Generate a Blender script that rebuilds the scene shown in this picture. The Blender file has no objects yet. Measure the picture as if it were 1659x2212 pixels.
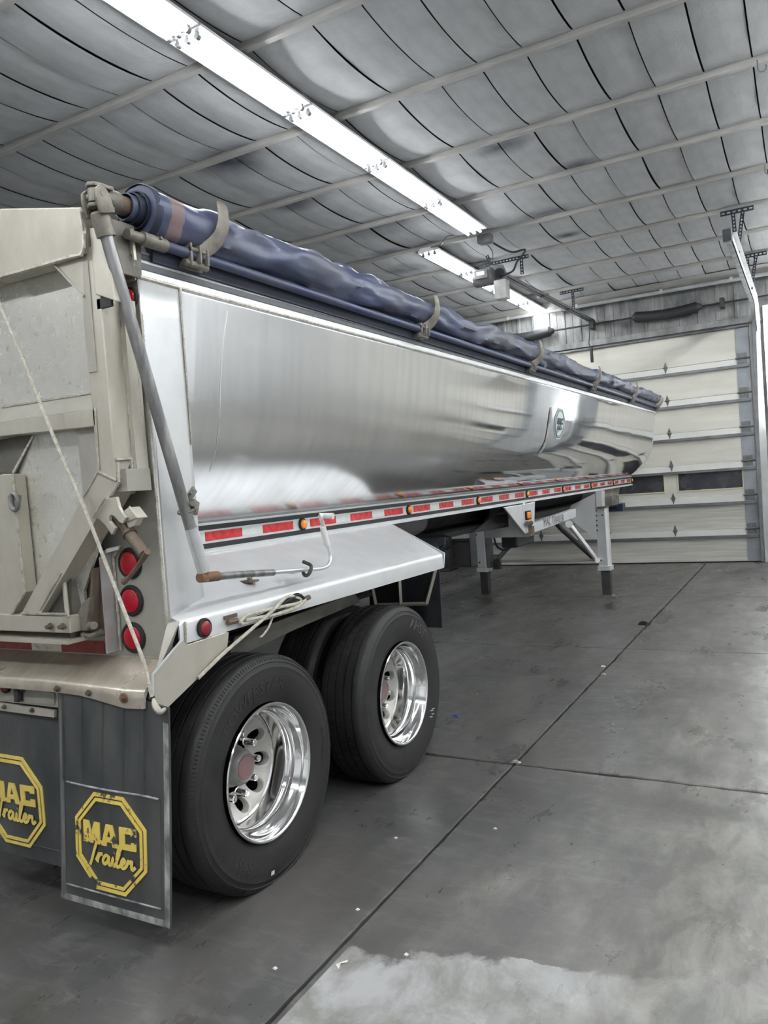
import bpy, bmesh, math, random
from mathutils import Vector as V, Matrix, noise
S = bpy.context.scene
COL = S.collection
PI = math.pi
random.seed(7)

# ------------------------------------------------------------------ camera, world, exposure
cam = bpy.data.cameras.new('camera')
cam.lens = 36.3096
cam.sensor_fit = 'HORIZONTAL'
cam.sensor_width = 36
cam.clip_start = 0.05
cam.clip_end = 200
co = bpy.data.objects.new('camera', cam)
COL.objects.link(co)
_r, _u, _f = V((0.874644, 0.479234, -0.073021)), V((0.048920, 0.062606, 0.996839)), V((-0.482290, 0.875452, -0.031315))
_m = Matrix((_r, _u, -_f)).transposed().to_4x4()
_m.translation = V((2.1276, -3.1621, 1.6709))
co.matrix_world = _m
S.camera = co
W = bpy.data.worlds.new('world')
S.world = W
W.use_nodes = True
W.node_tree.nodes['Background'].inputs[0].default_value = (.8, .88, 1, 1)
W.node_tree.nodes['Background'].inputs[1].default_value = .25
S.view_settings.view_transform = 'Standard'
S.view_settings.look = 'None'
S.view_settings.gamma = 1
S.view_settings.use_curve_mapping = False
S.view_settings.exposure = 1.0
TUBE = 26.0            # emission of a fluorescent tube

# ------------------------------------------------------------------ materials
def mk(name, col, rough=.5, metal=0.0, col2=None, scale=6, stretch=(1, 1, 1), rvar=.1, bump=0, bscale=80, lo=.35, hi=.65, detail=5, spec=.5):
    m = bpy.data.materials.new(name)
    m.use_nodes = True
    nt = m.node_tree
    N, L = nt.nodes, nt.links
    b = N['Principled BSDF']
    b.inputs['Metallic'].default_value = metal
    b.inputs['Roughness'].default_value = rough
    b.inputs['Specular IOR Level'].default_value = spec
    b.inputs['Base Color'].default_value = (*col, 1)
    if col2 is None and not bump:
        return m
    tc = N.new('ShaderNodeTexCoord')
    mp = N.new('ShaderNodeMapping')
    mp.inputs['Scale'].default_value = stretch
    L.new(tc.outputs['Object'], mp.inputs['Vector'])
    if col2 is not None:
        n = N.new('ShaderNodeTexNoise')
        n.inputs['Scale'].default_value = scale
        n.inputs['Detail'].default_value = detail
        n.inputs['Roughness'].default_value = .6
        L.new(mp.outputs[0], n.inputs['Vector'])
        r = N.new('ShaderNodeValToRGB')
        r.color_ramp.elements[0].position = lo
        r.color_ramp.elements[1].position = hi
        r.color_ramp.elements[0].color = (*col, 1)
        r.color_ramp.elements[1].color = (*col2, 1)
        L.new(n.outputs[0], r.inputs[0])
        L.new(r.outputs[0], b.inputs['Base Color'])
        mr = N.new('ShaderNodeMapRange')
        mr.inputs[1].default_value = lo
        mr.inputs[2].default_value = hi
        mr.inputs[3].default_value = rough - rvar
        mr.inputs[4].default_value = rough + rvar
        L.new(n.outputs[0], mr.inputs[0])
        L.new(mr.outputs[0], b.inputs['Roughness'])
    if bump:
        n2 = N.new('ShaderNodeTexNoise')
        n2.inputs['Scale'].default_value = bscale
        n2.inputs['Detail'].default_value = 4
        L.new(mp.outputs[0], n2.inputs['Vector'])
        bp = N.new('ShaderNodeBump')
        bp.inputs['Strength'].default_value = bump
        bp.inputs['Distance'].default_value = .01
        L.new(n2.outputs[0], bp.inputs['Height'])
        L.new(bp.outputs[0], b.inputs['Normal'])
    return m

def emit(name, col, st):
    m = mk(name, (.9, .9, .9))
    b = m.node_tree.nodes['Principled BSDF']
    b.inputs['Emission Color'].default_value = (*col, 1)
    b.inputs['Emission Strength'].default_value = st
    return m

M = {}
M['concrete_dark'] = mk('joint_dirt', (.004, .004, .004), .9, 0, (.010, .010, .009), 30)
M['alu'] = mk('aluminium_sheet', (.80, .81, .82), .42, .85, (.70, .71, .72), 5, (1, 1, 3), .08)
M['alu_white'] = mk('bright_aluminium', (.76, .77, .78), .44, .55, (.69, .70, .71), 4, (1, 1, 1), .08)
M['alu_dirty'] = mk('dusty_aluminium', (.50, .475, .41), .46, .4, (.41, .385, .325), 5, (1, 1, .5), .1, .08, 60)
M['alu_panel'] = mk('dusty_aluminium_panel', (.80, .78, .72), .30, .62, (.50, .47, .41), 42, (1, 1, .8), .05, 0, 80, .56, .74)
M['alu_dark'] = mk('grimy_aluminium', (.17, .16, .14), .5, .5, (.11, .105, .09), 5, (1, 1, 1), .1, .1, 60)
M['frame_grey'] = mk('grey_frame_sheet', (.40, .385, .34), .5, .4, (.32, .305, .27), 3, (1, 1, .5), .1)
M['weld'] = mk('weld_bead', (.56, .53, .47), .4, .55, (.34, .31, .26), 26)
M['rail_dark'] = mk('dark_rail_band', (.065, .072, .082), .5, .2, (.10, .108, .118), 4, (1, .4, 1))
M['steel'] = mk('galvanised_tube', (.34, .34, .335), .42, .7, (.13, .132, .132), 16, (1, 1, .16), .1, .1, 60)
M['chrome'] = mk('chrome', (.86, .86, .86), .08, 1)
M['rusty'] = mk('rusty_steel', (.115, .095, .078), .65, .4, (.165, .115, .08), 18, (1, 1, 1), .1, .3, 90)
M['cast'] = mk('weathered_casting', (.22, .205, .175), .55, .4, (.15, .135, .11), 14, (1, 1, 1), .1, .2, 90)
M['rust_orange'] = mk('orange_rust', (.23, .11, .055), .8, .1, (.16, .10, .065), 40)
M['rope'] = mk('braided_rope', (.58, .55, .48), .9, 0, (.45, .41, .34), 60, (1, 1, 1), .05, .6, 220)
M['tarp'] = mk('blue_vinyl_tarp', (.036, .052, .135), .42, 0, (.088, .092, .115), 2.6, (1, .7, 1), .08, .12, 25, .30, .66)
M['tarp_red'] = mk('faded_red_tarp', (.22, .12, .11), .6, 0, (.17, .15, .16), 14)
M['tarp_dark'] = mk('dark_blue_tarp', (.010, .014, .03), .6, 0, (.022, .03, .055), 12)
M['tarp_pipe'] = mk('blue_sleeved_pipe', (.022, .036, .105), .4, 0, (.05, .058, .10), 8, (1, .5, 1))
M['rubber'] = mk('tyre_rubber', (.012, .012, .013), .6, 0, (.024, .022, .021), 9, (1, 1, 1), .08, .12, 90)
M['rubber_side'] = mk('tyre_lettering', (.036, .032, .029), .6, 0, (.045, .038, .034), 20)
M['rubber_black'] = mk('black_rubber', (.006, .006, .006), .7)
M['flap'] = mk('mudflap_rubber', (.033, .037, .039), .62, 0, (.075, .075, .073), 7, (1, 1, .3), .08, .15, 60)
M['flap_worn'] = mk('worn_mudflap_edge', (.10, .105, .105), .8, 0, (.38, .38, .37), 16, (1, 1, .5), .05, .3, 90)
M['flap_worn2'] = mk('dusty_mudflap_edge', (.09, .092, .09), .8, 0, (.15, .15, .145), 16, (1, 1, .5))
M['yellow'] = mk('yellow_lettering', (.70, .54, .14), .55, 0, (.60, .45, .10), 30)
M['yellow_worn'] = mk('worn_yellow_lettering', (.74, .56, .12), .55, 0, (.05, .05, .05), 17, (1, 1, 1), .1, 0, 80, .56, .62)
M['red_tape'] = mk('red_reflective_tape', (.52, .038, .042), .3, 0, (.49, .034, .038), 12)
M['red_tape_dirty'] = mk('dirty_red_tape', (.30, .045, .04), .55, 0, (.19, .04, .035), 25)
M['white_tape'] = mk('white_reflective_tape', (.58, .60, .58), .35)
M['white_tape_dirty'] = mk('dirty_white_tape', (.62, .58, .48), .55, 0, (.25, .23, .19), 40, (1, 1, 1), .1, 0, 80, .55, .7)
M['black_stripe'] = mk('black_stripe', (.02, .022, .024), .4)
M['lens_red'] = mk('red_lens', (.30, .003, .012), .18, 0, (.40, .006, .02), 120, (1, 1, 1), .05)
M['lens_dim'] = mk('dark_red_lens', (.22, .012, .016), .15)
M['lens_amber'] = mk('amber_lens', (.80, .25, .02), .2)
M['rim'] = mk('polished_aluminium_rim', (.88, .88, .88), .10, 1, (.82, .82, .82), 20, (1, 1, 1), .04)
M['disc'] = mk('brushed_wheel_disc', (.60, .59, .55), .48, .55, (.48, .465, .43), 8, (1, 1, 1), .06)
M['hub'] = mk('grey_hub_cap', (.24, .23, .22), .5, .2, (.17, .165, .16), 14)
M['hub_red'] = mk('faded_red_hub', (.26, .13, .13), .6, 0, (.2, .14, .135), 60)
M['dark_steel'] = mk('dark_steel', (.045, .045, .047), .6, .3, (.07, .068, .065), 12)
M['undercarriage'] = mk('black_undercarriage', (.016, .016, .017), .7, .1, (.028, .027, .026), 6)
M['ceil'] = mk('white_vinyl_insulation', (.50, .51, .52), .62, 0, (.41, .42, .43), 2.5, (1, 1, 1), .05, .12, 30)
M['purlin'] = mk('painted_purlin', (.50, .49, .46), .55, 0, (.36, .355, .34), 6, (.3, 1, 1))
M['deck'] = mk('dark_roof_deck', (.06, .06, .07), .8)
M['wall'] = mk('painted_wall_sheet', (.52, .53, .53), .6, 0, (.44, .45, .45), 3)
M['wall_dirty'] = mk('sooty_wall_sheet', (.36, .36, .35), .55, .1, (.17, .175, .18), 5, (1, 1, .4), .08)
M['door'] = mk('white_door_section', (.72, .70, .63), .5, 0, (.63, .61, .54), 3, (.3, 1, 2), .06, .05, 30)
M['door_low'] = mk('scuffed_door_section', (.66, .645, .585), .55, 0, (.50, .485, .44), 5, (.25, 1, 5), .06, .06, 30)
M['door_white'] = mk('clean_door_edge', (.80, .79, .74), .4, 0, (.74, .73, .68), 4)
M['strut'] = mk('grey_strut', (.22, .23, .24), .45, .5, (.16, .165, .17), 6)
M['stile'] = mk('grey_end_stile', (.33, .35, .38), .45, .4, (.27, .29, .31), 5)
M['hinge'] = mk('dark_hinge', (.22, .22, .22), .5, .6, (.14, .14, .14), 30)
M['glass_dark'] = mk('dirty_dark_glass', (.045, .047, .060), .25, 0, (.065, .067, .078), 3)
M['window_frame'] = mk('cream_window_frame', (.72, .67, .46), .5)
M['bracket'] = mk('black_angle_iron', (.035, .04, .055), .5, .4)
M['black_metal'] = mk('black_painted_metal', (.022, .024, .03), .5, .2, (.04, .042, .048), 10)
M['white_metal'] = mk('white_painted_metal', (.74, .75, .75), .4, 0, (.66, .67, .67), 8)
M['grey_metal'] = mk('grey_painted_metal', (.20, .205, .215), .45, .3, (.14, .145, .15), 8)
M['grey_box'] = mk('light_grey_box', (.42, .42, .40), .5, .1, (.33, .33, .32), 12)
M['socket'] = mk('grey_lamp_socket', (.20, .21, .22), .45)
M['plastic_black'] = mk('black_plastic', (.018, .02, .024), .5, 0, (.03, .031, .034), 14, (1, 1, 1), .08, .2, 120)
M['white_plastic'] = mk('white_plastic_grip', (.75, .75, .72), .35)
M['paper'] = mk('white_chip', (.75, .73, .68), .7)
M['blue_chip'] = mk('blue_chip', (.03, .04, .32), .5)
M['cable_blue'] = mk('dark_blue_hose', (.015, .025, .06), .45)
M['decal'] = mk('pale_blue_decal', (.66, .73, .76), .35)
M['decal_dark'] = mk('black_decal_ink', (.015, .018, .02), .4)
M['decal_green'] = mk('grey_green_decal_ink', (.14, .2, .2), .4)
M['stencil'] = mk('grey_stencil', (.22, .22, .22), .6)
M['tube'] = emit('lit_fluorescent_tube', (.955, .985, 1.0), TUBE)
M['wall_white'] = mk('white_wall_sheet', (.80, .81, .82), .55, 0, (.74, .75, .76), 3)

# polished hull: brushed at the rear, mirror polished towards the nose
def hull_mat():
    m = bpy.data.materials.new('polished_hull')
    m.use_nodes = True
    nt = m.node_tree
    N, L = nt.nodes, nt.links
    b = N['Principled BSDF']
    b.inputs['Metallic'].default_value = 1
    tc = N.new('ShaderNodeTexCoord')
    sx = N.new('ShaderNodeSeparateXYZ')
    L.new(tc.outputs['Object'], sx.inputs[0])
    mr = N.new('ShaderNodeMapRange')
    mr.interpolation_type = 'SMOOTHSTEP'
    for i, v in enumerate((-4.2, -1.2, .22, .03)):
        mr.inputs[i + 1].default_value = v
    L.new(sx.outputs[1], mr.inputs[0])
    mp = N.new('ShaderNodeMapping')
    mp.inputs['Scale'].default_value = (1, 3, .35)
    L.new(tc.outputs['Object'], mp.inputs[0])
    n = N.new('ShaderNodeTexNoise')
    n.inputs['Scale'].default_value = 5
    n.inputs['Detail'].default_value = 7
    L.new(mp.outputs[0], n.inputs[0])
    ma = N.new('ShaderNodeMath')
    ma.operation = 'MULTIPLY_ADD'
    ma.inputs[1].default_value = .07
    L.new(n.outputs[0], ma.inputs[0])
    L.new(mr.outputs[0], ma.inputs[2])
    L.new(ma.outputs[0], b.inputs['Roughness'])
    r = N.new('ShaderNodeValToRGB')
    r.color_ramp.elements[0].color = (.86, .865, .87, 1)
    r.color_ramp.elements[1].color = (.76, .77, .775, 1)
    r.color_ramp.elements[0].position = .4
    r.color_ramp.elements[1].position = .75
    L.new(n.outputs[0], r.inputs[0])
    L.new(r.outputs[0], b.inputs['Base Color'])
    return m
M['hull'] = hull_mat()

# concrete floor: stains, tyre-dark traffic lanes, a worn pale coat in the near right corner
def floor_mat():
    m = bpy.data.materials.new('stained_concrete')
    m.use_nodes = True
    nt = m.node_tree
    N, L = nt.nodes, nt.links
    b = N['Principled BSDF']
    tc = N.new('ShaderNodeTexCoord')
    def noise_(scale, stretch=(1, 1, 1), det=8, ro=.6, dist=0):
        mp = N.new('ShaderNodeMapping')
        mp.inputs['Scale'].default_value = stretch
        L.new(tc.outputs['Object'], mp.inputs[0])
        n = N.new('ShaderNodeTexNoise')
        n.inputs['Scale'].default_value = scale
        n.inputs['Detail'].default_value = det
        n.inputs['Roughness'].default_value = ro
        n.inputs['Distortion'].default_value = dist
        L.new(mp.outputs[0], n.inputs[0])
        return n.outputs[0]
    def ramp(src, p0, c0, p1, c1):
        r = N.new('ShaderNodeValToRGB')
        e = r.color_ramp.elements
        e[0].position, e[1].position = p0, p1
        e[0].color, e[1].color = (*c0, 1), (*c1, 1)
        L.new(src, r.inputs[0])
        return r.outputs[0]
    def mix(fac, a, b_, mode='MIX'):
        x = N.new('ShaderNodeMix')
        x.data_type = 'RGBA'
        x.blend_type = mode
        for s, v in ((x.inputs[0], fac), (x.inputs[6], a), (x.inputs[7], b_)):
            if hasattr(v, 'links'):
                L.new(v, s)
            elif isinstance(v, tuple):
                s.default_value = (*v, 1)
            else:
                s.default_value = v
        return x.outputs[2]
    def math_(op, a, b_=0.0, c=0.0):
        x = N.new('ShaderNodeMath')
        x.operation = op
        for s, v in zip(x.inputs, (a, b_, c)):
            if hasattr(v, 'links'):
                L.new(v, s)
            else:
                s.default_value = v
        return x.outputs[0]
    base = ramp(noise_(1.1, (1, .6, 1)), .34, (.058, .057, .055), .68, (.160, .156, .148))
    base = mix(ramp(noise_(6, (1, .35, 1), 9, .62, .6), .36, (0, 0, 0), .70, (.8, .8, .8)), base, (.068, .068, .070))
    base = mix(ramp(noise_(14, (.35, 1, 1), 6, .7, .8), .50, (0, 0, 0), .72, (.5, .5, .5)), base, (.225, .22, .205))
    base = mix(ramp(noise_(60, (1, 1, 1), 3, .6), .69, (0, 0, 0), .74, (.5, .5, .5)), base, (.3, .29, .27))
    base = mix(ramp(noise_(38, (1, 1, 1), 4, .7), .63, (0, 0, 0), .70, (.7, .7, .7)), base, (.025, .025, .026))
    base = mix(ramp(noise_(.8, (1, 1, 1), 5, .6), .48, (0, 0, 0), .62, (.45, .45, .45)), base, (.098, .085, .076))
    # worn pale coat
    sx = N.new('ShaderNodeSeparateXYZ')
    L.new(tc.outputs['Object'], sx.inputs[0])
    X_, Y_ = sx.outputs[0], sx.outputs[1]
    wob = noise_(2.2, (1, 1, 1), 7, .62)
    edge = math_('SUBTRACT', math_('MULTIPLY_ADD', X_, .30, -1.02), Y_)
    edge = math_('MULTIPLY_ADD', wob, .9, math_('SUBTRACT', edge, .45))
    # bowl-shaped bare patch swept through the coat
    dx = math_('SUBTRACT', X_, 1.12)
    dy = math_('SUBTRACT', Y_, -.12)
    rad = math_('SQRT', math_('ADD', math_('MULTIPLY', dx, dx), math_('MULTIPLY', dy, dy)))
    rad = math_('MULTIPLY_ADD', noise_(5, (1, 1, 1), 6), .14, rad)
    bare = math_('GREATER_THAN', rad, .63)
    right = math_('GREATER_THAN', X_, .565)
    nb = ramp(noise_(3.2, (1, .8, 1), 9, .68, .4), .42, (0, 0, 0), .60, (1, 1, 1))
    coat = math_('MULTIPLY', math_('MULTIPLY', ramp(edge, .0, (0, 0, 0), .05, (1, 1, 1)), bare), right)
    base = mix(coat, base, mix(nb, (.22, .215, .20), (.40, .40, .40)))
    hazy = math_('MULTIPLY', ramp(math_('MULTIPLY_ADD', noise_(1.6, (1, .5, 1), 7, .65), 1.5, math_('MULTIPLY_ADD', X_, .60, -1.34)), .0, (0, 0, 0), .5, (.85, .85, .85)), right)
    hz = mix(ramp(noise_(7, (1, .45, 1), 9, .7, .5), .40, (0, 0, 0), .62, (1, 1, 1)), (.15, .145, .135), (.31, .30, .275))
    base = mix(hazy, base, hz)
    L.new(base, b.inputs['Base Color'])
    ro = N.new('ShaderNodeMapRange')
    for i, v in enumerate((.30, .70, .20, .48)):
        ro.inputs[i + 1].default_value = v
    L.new(noise_(2.6, (1, .5, 1), 8, .65), ro.inputs[0])
    L.new(ro.outputs[0], b.inputs['Roughness'])
    bp = N.new('ShaderNodeBump')
    bp.inputs['Strength'].default_value = .25
    bp.inputs['Distance'].default_value = .004
    L.new(noise_(26, (1, .6, 1), 7, .7), bp.inputs['Height'])
    L.new(bp.outputs[0], b.inputs['Normal'])
    return m
M['floor'] = floor_mat()

# white insulation with a few sooty marks of its own
def ceil_mat():
    m = M['ceil']
    nt = m.node_tree
    N, L = nt.nodes, nt.links
    b = N['Principled BSDF']
    src = b.inputs['Base Color'].links[0].from_socket
    geo = N.new('ShaderNodeNewGeometry')
    nz = N.new('ShaderNodeTexNoise')
    nz.inputs['Scale'].default_value = 3.0
    nz.inputs['Detail'].default_value = 5
    L.new(geo.outputs['Position'], nz.inputs[0])
    prev = None
    for (x, y, rx, ry) in SOOT:
        mp = N.new('ShaderNodeMapping')
        mp.vector_type = 'TEXTURE'
        mp.inputs['Location'].default_value = (x, y, 4.75)
        mp.inputs['Scale'].default_value = (rx, ry, 1)
        L.new(geo.outputs['Position'], mp.inputs[0])
        ln = N.new('ShaderNodeVectorMath')
        ln.operation = 'LENGTH'
        L.new(mp.outputs[0], ln.inputs[0])
        mr = N.new('ShaderNodeMapRange')
        for i, v in enumerate((.15, 1.0, 1.0, 0.0)):
            mr.inputs[i + 1].default_value = v
        L.new(ln.outputs['Value'], mr.inputs[0])
        if prev is None:
            prev = mr.outputs[0]
        else:
            mx = N.new('ShaderNodeMath')
            mx.operation = 'MAXIMUM'
            L.new(prev, mx.inputs[0])
            L.new(mr.outputs[0], mx.inputs[1])
            prev = mx.outputs[0]
    mu = N.new('ShaderNodeMath')
    mu.operation = 'MULTIPLY'
    L.new(prev, mu.inputs[0])
    L.new(nz.outputs[0], mu.inputs[1])
    r2 = N.new('ShaderNodeMapRange')
    for i, v in enumerate((.05, .6, 0, .95)):
        r2.inputs[i + 1].default_value = v
    L.new(mu.outputs[0], r2.inputs[0])
    x = N.new('ShaderNodeMix')
    x.data_type = 'RGBA'
    L.new(r2.outputs[0], x.inputs[0])
    L.new(src, x.inputs[6])
    x.inputs[7].default_value = (.045, .05, .075, 1)
    L.new(x.outputs[2], b.inputs['Base Color'])
SOOT = [(p[0], p[1], rx, ry) for p, rx, ry in (
    ((-0.235, 3.930, 4.750), .35, .22), ((0.193, 4.863, 4.750), .34, .25), ((-0.388, 6.011, 4.750), .45, .35), ((-0.474, 6.202, 4.750), .3, .22), ((-0.455, 6.956, 4.750), .3, .2),
    ((-2.502, 3.809, 4.750), .5, .3), ((-2.129, 5.082, 4.750), .7, .4), ((-2.608, 6.084, 4.750), .5, .35), ((-2.741, 6.888, 4.750), .4, .35), ((-2.349, 2.600, 4.750), .6, .45))]
ceil_mat()

# ------------------------------------------------------------------ mesh helpers
ORG = {}
class MB:
    def __init__(s):
        s.v, s.f = [], []
    def add(s, vs, fs):
        k = len(s.v)
        s.v += [tuple(v) for v in vs]
        s.f += [tuple(i + k for i in f) for f in fs]
        return s
    def box(s, x0, x1, y0, y1, z0, z1):
        return s.add([(x, y, z) for x in (x0, x1) for y in (y0, y1) for z in (z0, z1)],
                     [(0, 1, 3, 2), (4, 6, 7, 5), (0, 4, 5, 1), (2, 3, 7, 6), (0, 2, 6, 4), (1, 5, 7, 3)])
    def plate(s, pts, th, nrm=None):                 # flat polygon given thickness along its normal
        P = [V(p) for p in pts]
        n = V(nrm) if nrm else sum(((P[i] - P[0]).cross(P[i + 1] - P[0]) for i in range(1, len(P) - 1)), V()).normalized()
        q = [p + n * th for p in P]
        k = len(P)
        return s.add(P + q, [tuple(range(k))[::-1], tuple(range(k, 2 * k))] + [(i, (i + 1) % k, k + (i + 1) % k, k + i) for i in range(k)])
    def prism(s, pts, axis, a, b):                   # 2D polygon pushed along an axis
        def P(p, t):
            return (t, p[0], p[1]) if axis == 'x' else (p[0], t, p[1]) if axis == 'y' else (p[0], p[1], t)
        k = len(pts)
        return s.add([P(p, a) for p in pts] + [P(p, b) for p in pts],
                     [tuple(range(k))[::-1], tuple(range(k, 2 * k))] + [(i, (i + 1) % k, k + (i + 1) % k, k + i) for i in range(k)])
    def tube(s, path, r, n=10, closed=False, caps=True, flat=1.0, up=None):
        P = [V(p) for p in path]
        m = len(P)
        R_ = r if isinstance(r, (list, tuple)) else [r] * m
        vs, fs = [], []
        prevn = None
        for i in range(m):
            if closed:
                t = P[(i + 1) % m] - P[i - 1]
            else:
                t = P[min(i + 1, m - 1)] - P[max(i - 1, 0)]
            t = t.normalized() if t.length > 1e-9 else V((0, 0, 1))
            if up is not None:
                a = V(up) - t * t.dot(V(up))
            elif prevn is None:
                a = V((0, 0, 1)) if abs(t.z) < .9 else V((1, 0, 0))
                a = a - t * t.dot(a)
            else:
                a = prevn - t * t.dot(prevn)
            a.normalize()
            prevn = a
            b = t.cross(a)
            for k in range(n):
                w = 2 * PI * k / n
                vs.append(P[i] + (a * math.cos(w) * flat + b * math.sin(w)) * R_[i])
        for i in range(m if closed else m - 1):
            j = (i + 1) % m
            for k in range(n):
                l = (k + 1) % n
                fs.append((i * n + k, i * n + l, j * n + l, j * n + k))
        if caps and not closed:
            fs += [tuple(range(n))[::-1], tuple((m - 1) * n + k for k in range(n))]
        return s.add(vs, fs)
    def cyl(s, a, b, r, n=16, r2=None):
        return s.tube([a, b], [r, r if r2 is None else r2], n)
    def lathe(s, prof, c, axis='x', n=32, sgn=1, closed=False):   # prof: (along axis, radius)
        c = V(c)
        vs, fs = [], []
        for (a, r) in prof:
            for k in range(n):
                w = 2 * PI * k / n
                u, t = r * math.cos(w), r * math.sin(w)
                d = V((a * sgn, u, t)) if axis == 'x' else V((u, a * sgn, t)) if axis == 'y' else V((u, t, a * sgn))
                vs.append(c + d)
        m = len(prof)
        for i in range(m if closed else m - 1):
            for k in range(n):
                l = (k + 1) % n
                j = (i + 1) % m
                fs.append((i * n + k, i * n + l, j * n + l, j * n + k))
        if not closed:
            if prof[0][1] > 1e-6:
                fs.append(tuple(range(n))[::-1])
            if prof[-1][1] > 1e-6:
                fs.append(tuple((m - 1) * n + k for k in range(n)))
        return s.add(vs, fs)
    def bead(s, path, r, step=.009):                  # rippled weld bead
        P = [V(p) for p in path]
        out, rad = [], []
        k = 0
        for a, b in zip(P, P[1:]):
            n = max(2, int((b - a).length / step))
            for i in range(n):
                out.append(a.lerp(b, i / n) + V((random.uniform(-1, 1), random.uniform(-1, 1), random.uniform(-1, 1))) * r * .05)
                rad.append(r * (1.14 if k % 2 else .80) * random.uniform(.96, 1.04))
                k += 1
        out.append(P[-1])
        rad.append(r * .6)
        return s.tube(out, rad, 6)

def islands(mb):
    """the separate pieces of a mesh: islands whose boxes do not touch"""
    n = len(mb.v)
    par = list(range(n))
    def find(i):
        while par[i] != i:
            par[i] = par[par[i]]
            i = par[i]
        return i
    for f in mb.f:
        a = find(f[0])
        for i in f[1:]:
            par[find(i)] = a
    g = {}
    for i in range(n):
        g.setdefault(find(i), []).append(i)
    if len(g) == 1 or len(g) > 400:
        return [mb]
    bb = []
    for ids in g.values():
        P = [mb.v[i] for i in ids]
        bb.append([[min(p[k] for p in P) - .004 for k in range(3)], [max(p[k] for p in P) + .004 for k in range(3)], ids])
    cl = list(range(len(bb)))
    def fc(i):
        while cl[i] != i:
            i = cl[i]
        return i
    for i in range(len(bb)):
        for j in range(i):
            if all(bb[i][0][k] <= bb[j][1][k] and bb[j][0][k] <= bb[i][1][k] for k in range(3)):
                cl[fc(i)] = fc(j)
    out = {}
    for i, b in enumerate(bb):
        out.setdefault(fc(i), []).extend(b[2])
    if len(out) == 1:
        return [mb]
    res = []
    for ids in out.values():
        mp = {v: k for k, v in enumerate(sorted(ids))}
        m2 = MB()
        m2.v = [mb.v[i] for i in sorted(ids)]
        m2.f = [tuple(mp[i] for i in f) for f in mb.f if f[0] in mp]
        res.append(m2)
    return sorted(res, key=lambda m: -len(m.v))

def build(name, mb, mat, parent=None, smooth=35, bev=0, seg=2, label=None, recalc=True, split=True):
    if split and parent is not None:
        ps = islands(mb)
        if len(ps) > 1:
            return [build(name, m, mat, parent, smooth, bev, seg, label, recalc, False) for m in ps][0]
    me = bpy.data.meshes.new(name)
    o0 = ORG.get(parent, V((0, 0, 0)))
    me.from_pydata([(x - o0.x, y - o0.y, z - o0.z) for x, y, z in mb.v], [], mb.f)
    bm = bmesh.new()
    bm.from_mesh(me)
    bmesh.ops.remove_doubles(bm, verts=bm.verts, dist=1e-5)
    if recalc:
        bmesh.ops.recalc_face_normals(bm, faces=bm.faces)
    if bev:
        es = [e for e in bm.edges if len(e.link_faces) == 2 and e.calc_face_angle(0) > .5]
        bmesh.ops.bevel(bm, geom=es, offset=bev, segments=seg, affect='EDGES', profile=.5, clamp_overlap=True)
    bm.to_mesh(me)
    bm.free()
    me.materials.append(M[mat])
    if smooth:
        for p in me.polygons:
            p.use_smooth = True
        me.set_sharp_from_angle(angle=math.radians(smooth))
    o = bpy.data.objects.new(name, me)
    COL.objects.link(o)
    if parent:
        o.parent = parent
        ORG[o] = o0
    if label:
        o['label'] = label
    return o

def thing(name, label, cat, loc=(0, 0, 0), group=None):
    o = bpy.data.objects.new(name, None)
    o.empty_display_size = .1
    COL.objects.link(o)
    o.location = loc
    ORG[o] = V(loc)
    o['label'] = label
    o['category'] = cat
    if group:
        o['group'] = group
    return o

def sub(name, parent, loc=None):                     # an Empty part that carries sub-parts
    o = bpy.data.objects.new(name, None)
    COL.objects.link(o)
    o.parent = parent
    ORG[o] = ORG[parent]
    return o

def tag(o, label, cat, group=None):
    o['label'] = label
    o['category'] = cat
    if group:
        o['group'] = group
    return o

def struct(o):
    o['kind'] = 'structure'
    return o

def copy(o, name, parent, off):                      # a copy of one part, sharing mesh data, moved by off
    c = o.copy()
    COL.objects.link(c)
    c.parent = parent
    c.location = o.location + V(off)
    ORG[c] = ORG.get(o, V((0, 0, 0)))
    return c

def text_mesh(txt, size, ext, fn, mb=None, shear=0):   # lettering with its vertices sent through fn(u, v, w)
    cu = bpy.data.curves.new('lettering', 'FONT')
    cu.body = txt
    cu.size = size
    cu.extrude = ext
    cu.shear = shear
    cu.resolution_u = 3
    cu.align_x = 'CENTER'
    cu.align_y = 'CENTER'
    o = bpy.data.objects.new('lettering', cu)
    COL.objects.link(o)
    dg = bpy.context.evaluated_depsgraph_get()
    me = bpy.data.meshes.new_from_object(o.evaluated_get(dg))
    mb = mb or MB()
    mb.add([fn(*v.co) for v in me.vertices], [tuple(p.vertices) for p in me.polygons])
    bpy.data.objects.remove(o)
    bpy.data.curves.remove(cu)
    bpy.data.meshes.remove(me)
    return mb

def catmull(P, n=8):
    P = [V(p) for p in P]
    out = []
    for i in range(len(P) - 1):
        a, b, c, d = P[max(i - 1, 0)], P[i], P[i + 1], P[min(i + 2, len(P) - 1)]
        for k in range(n):
            t = k / n
            out.append(.5 * ((2 * b) + (c - a) * t + (2 * a - 5 * b + 4 * c - d) * t * t + (3 * b - a - 3 * c + d) * t ** 3))
    out.append(P[-1])
    return out

def arc(c, r, a0, a1, n, plane='yz'):
    out = []
    for i in range(n + 1):
        w = a0 + (a1 - a0) * i / n
        u, t = r * math.cos(w), r * math.sin(w)
        out.append(V(c) + (V((0, u, t)) if plane == 'yz' else V((u, 0, t)) if plane == 'xz' else V((u, t, 0))))
    return out

# ================================================================== THE BUILDING
CEIL = 4.75
YW = 10.95
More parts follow.
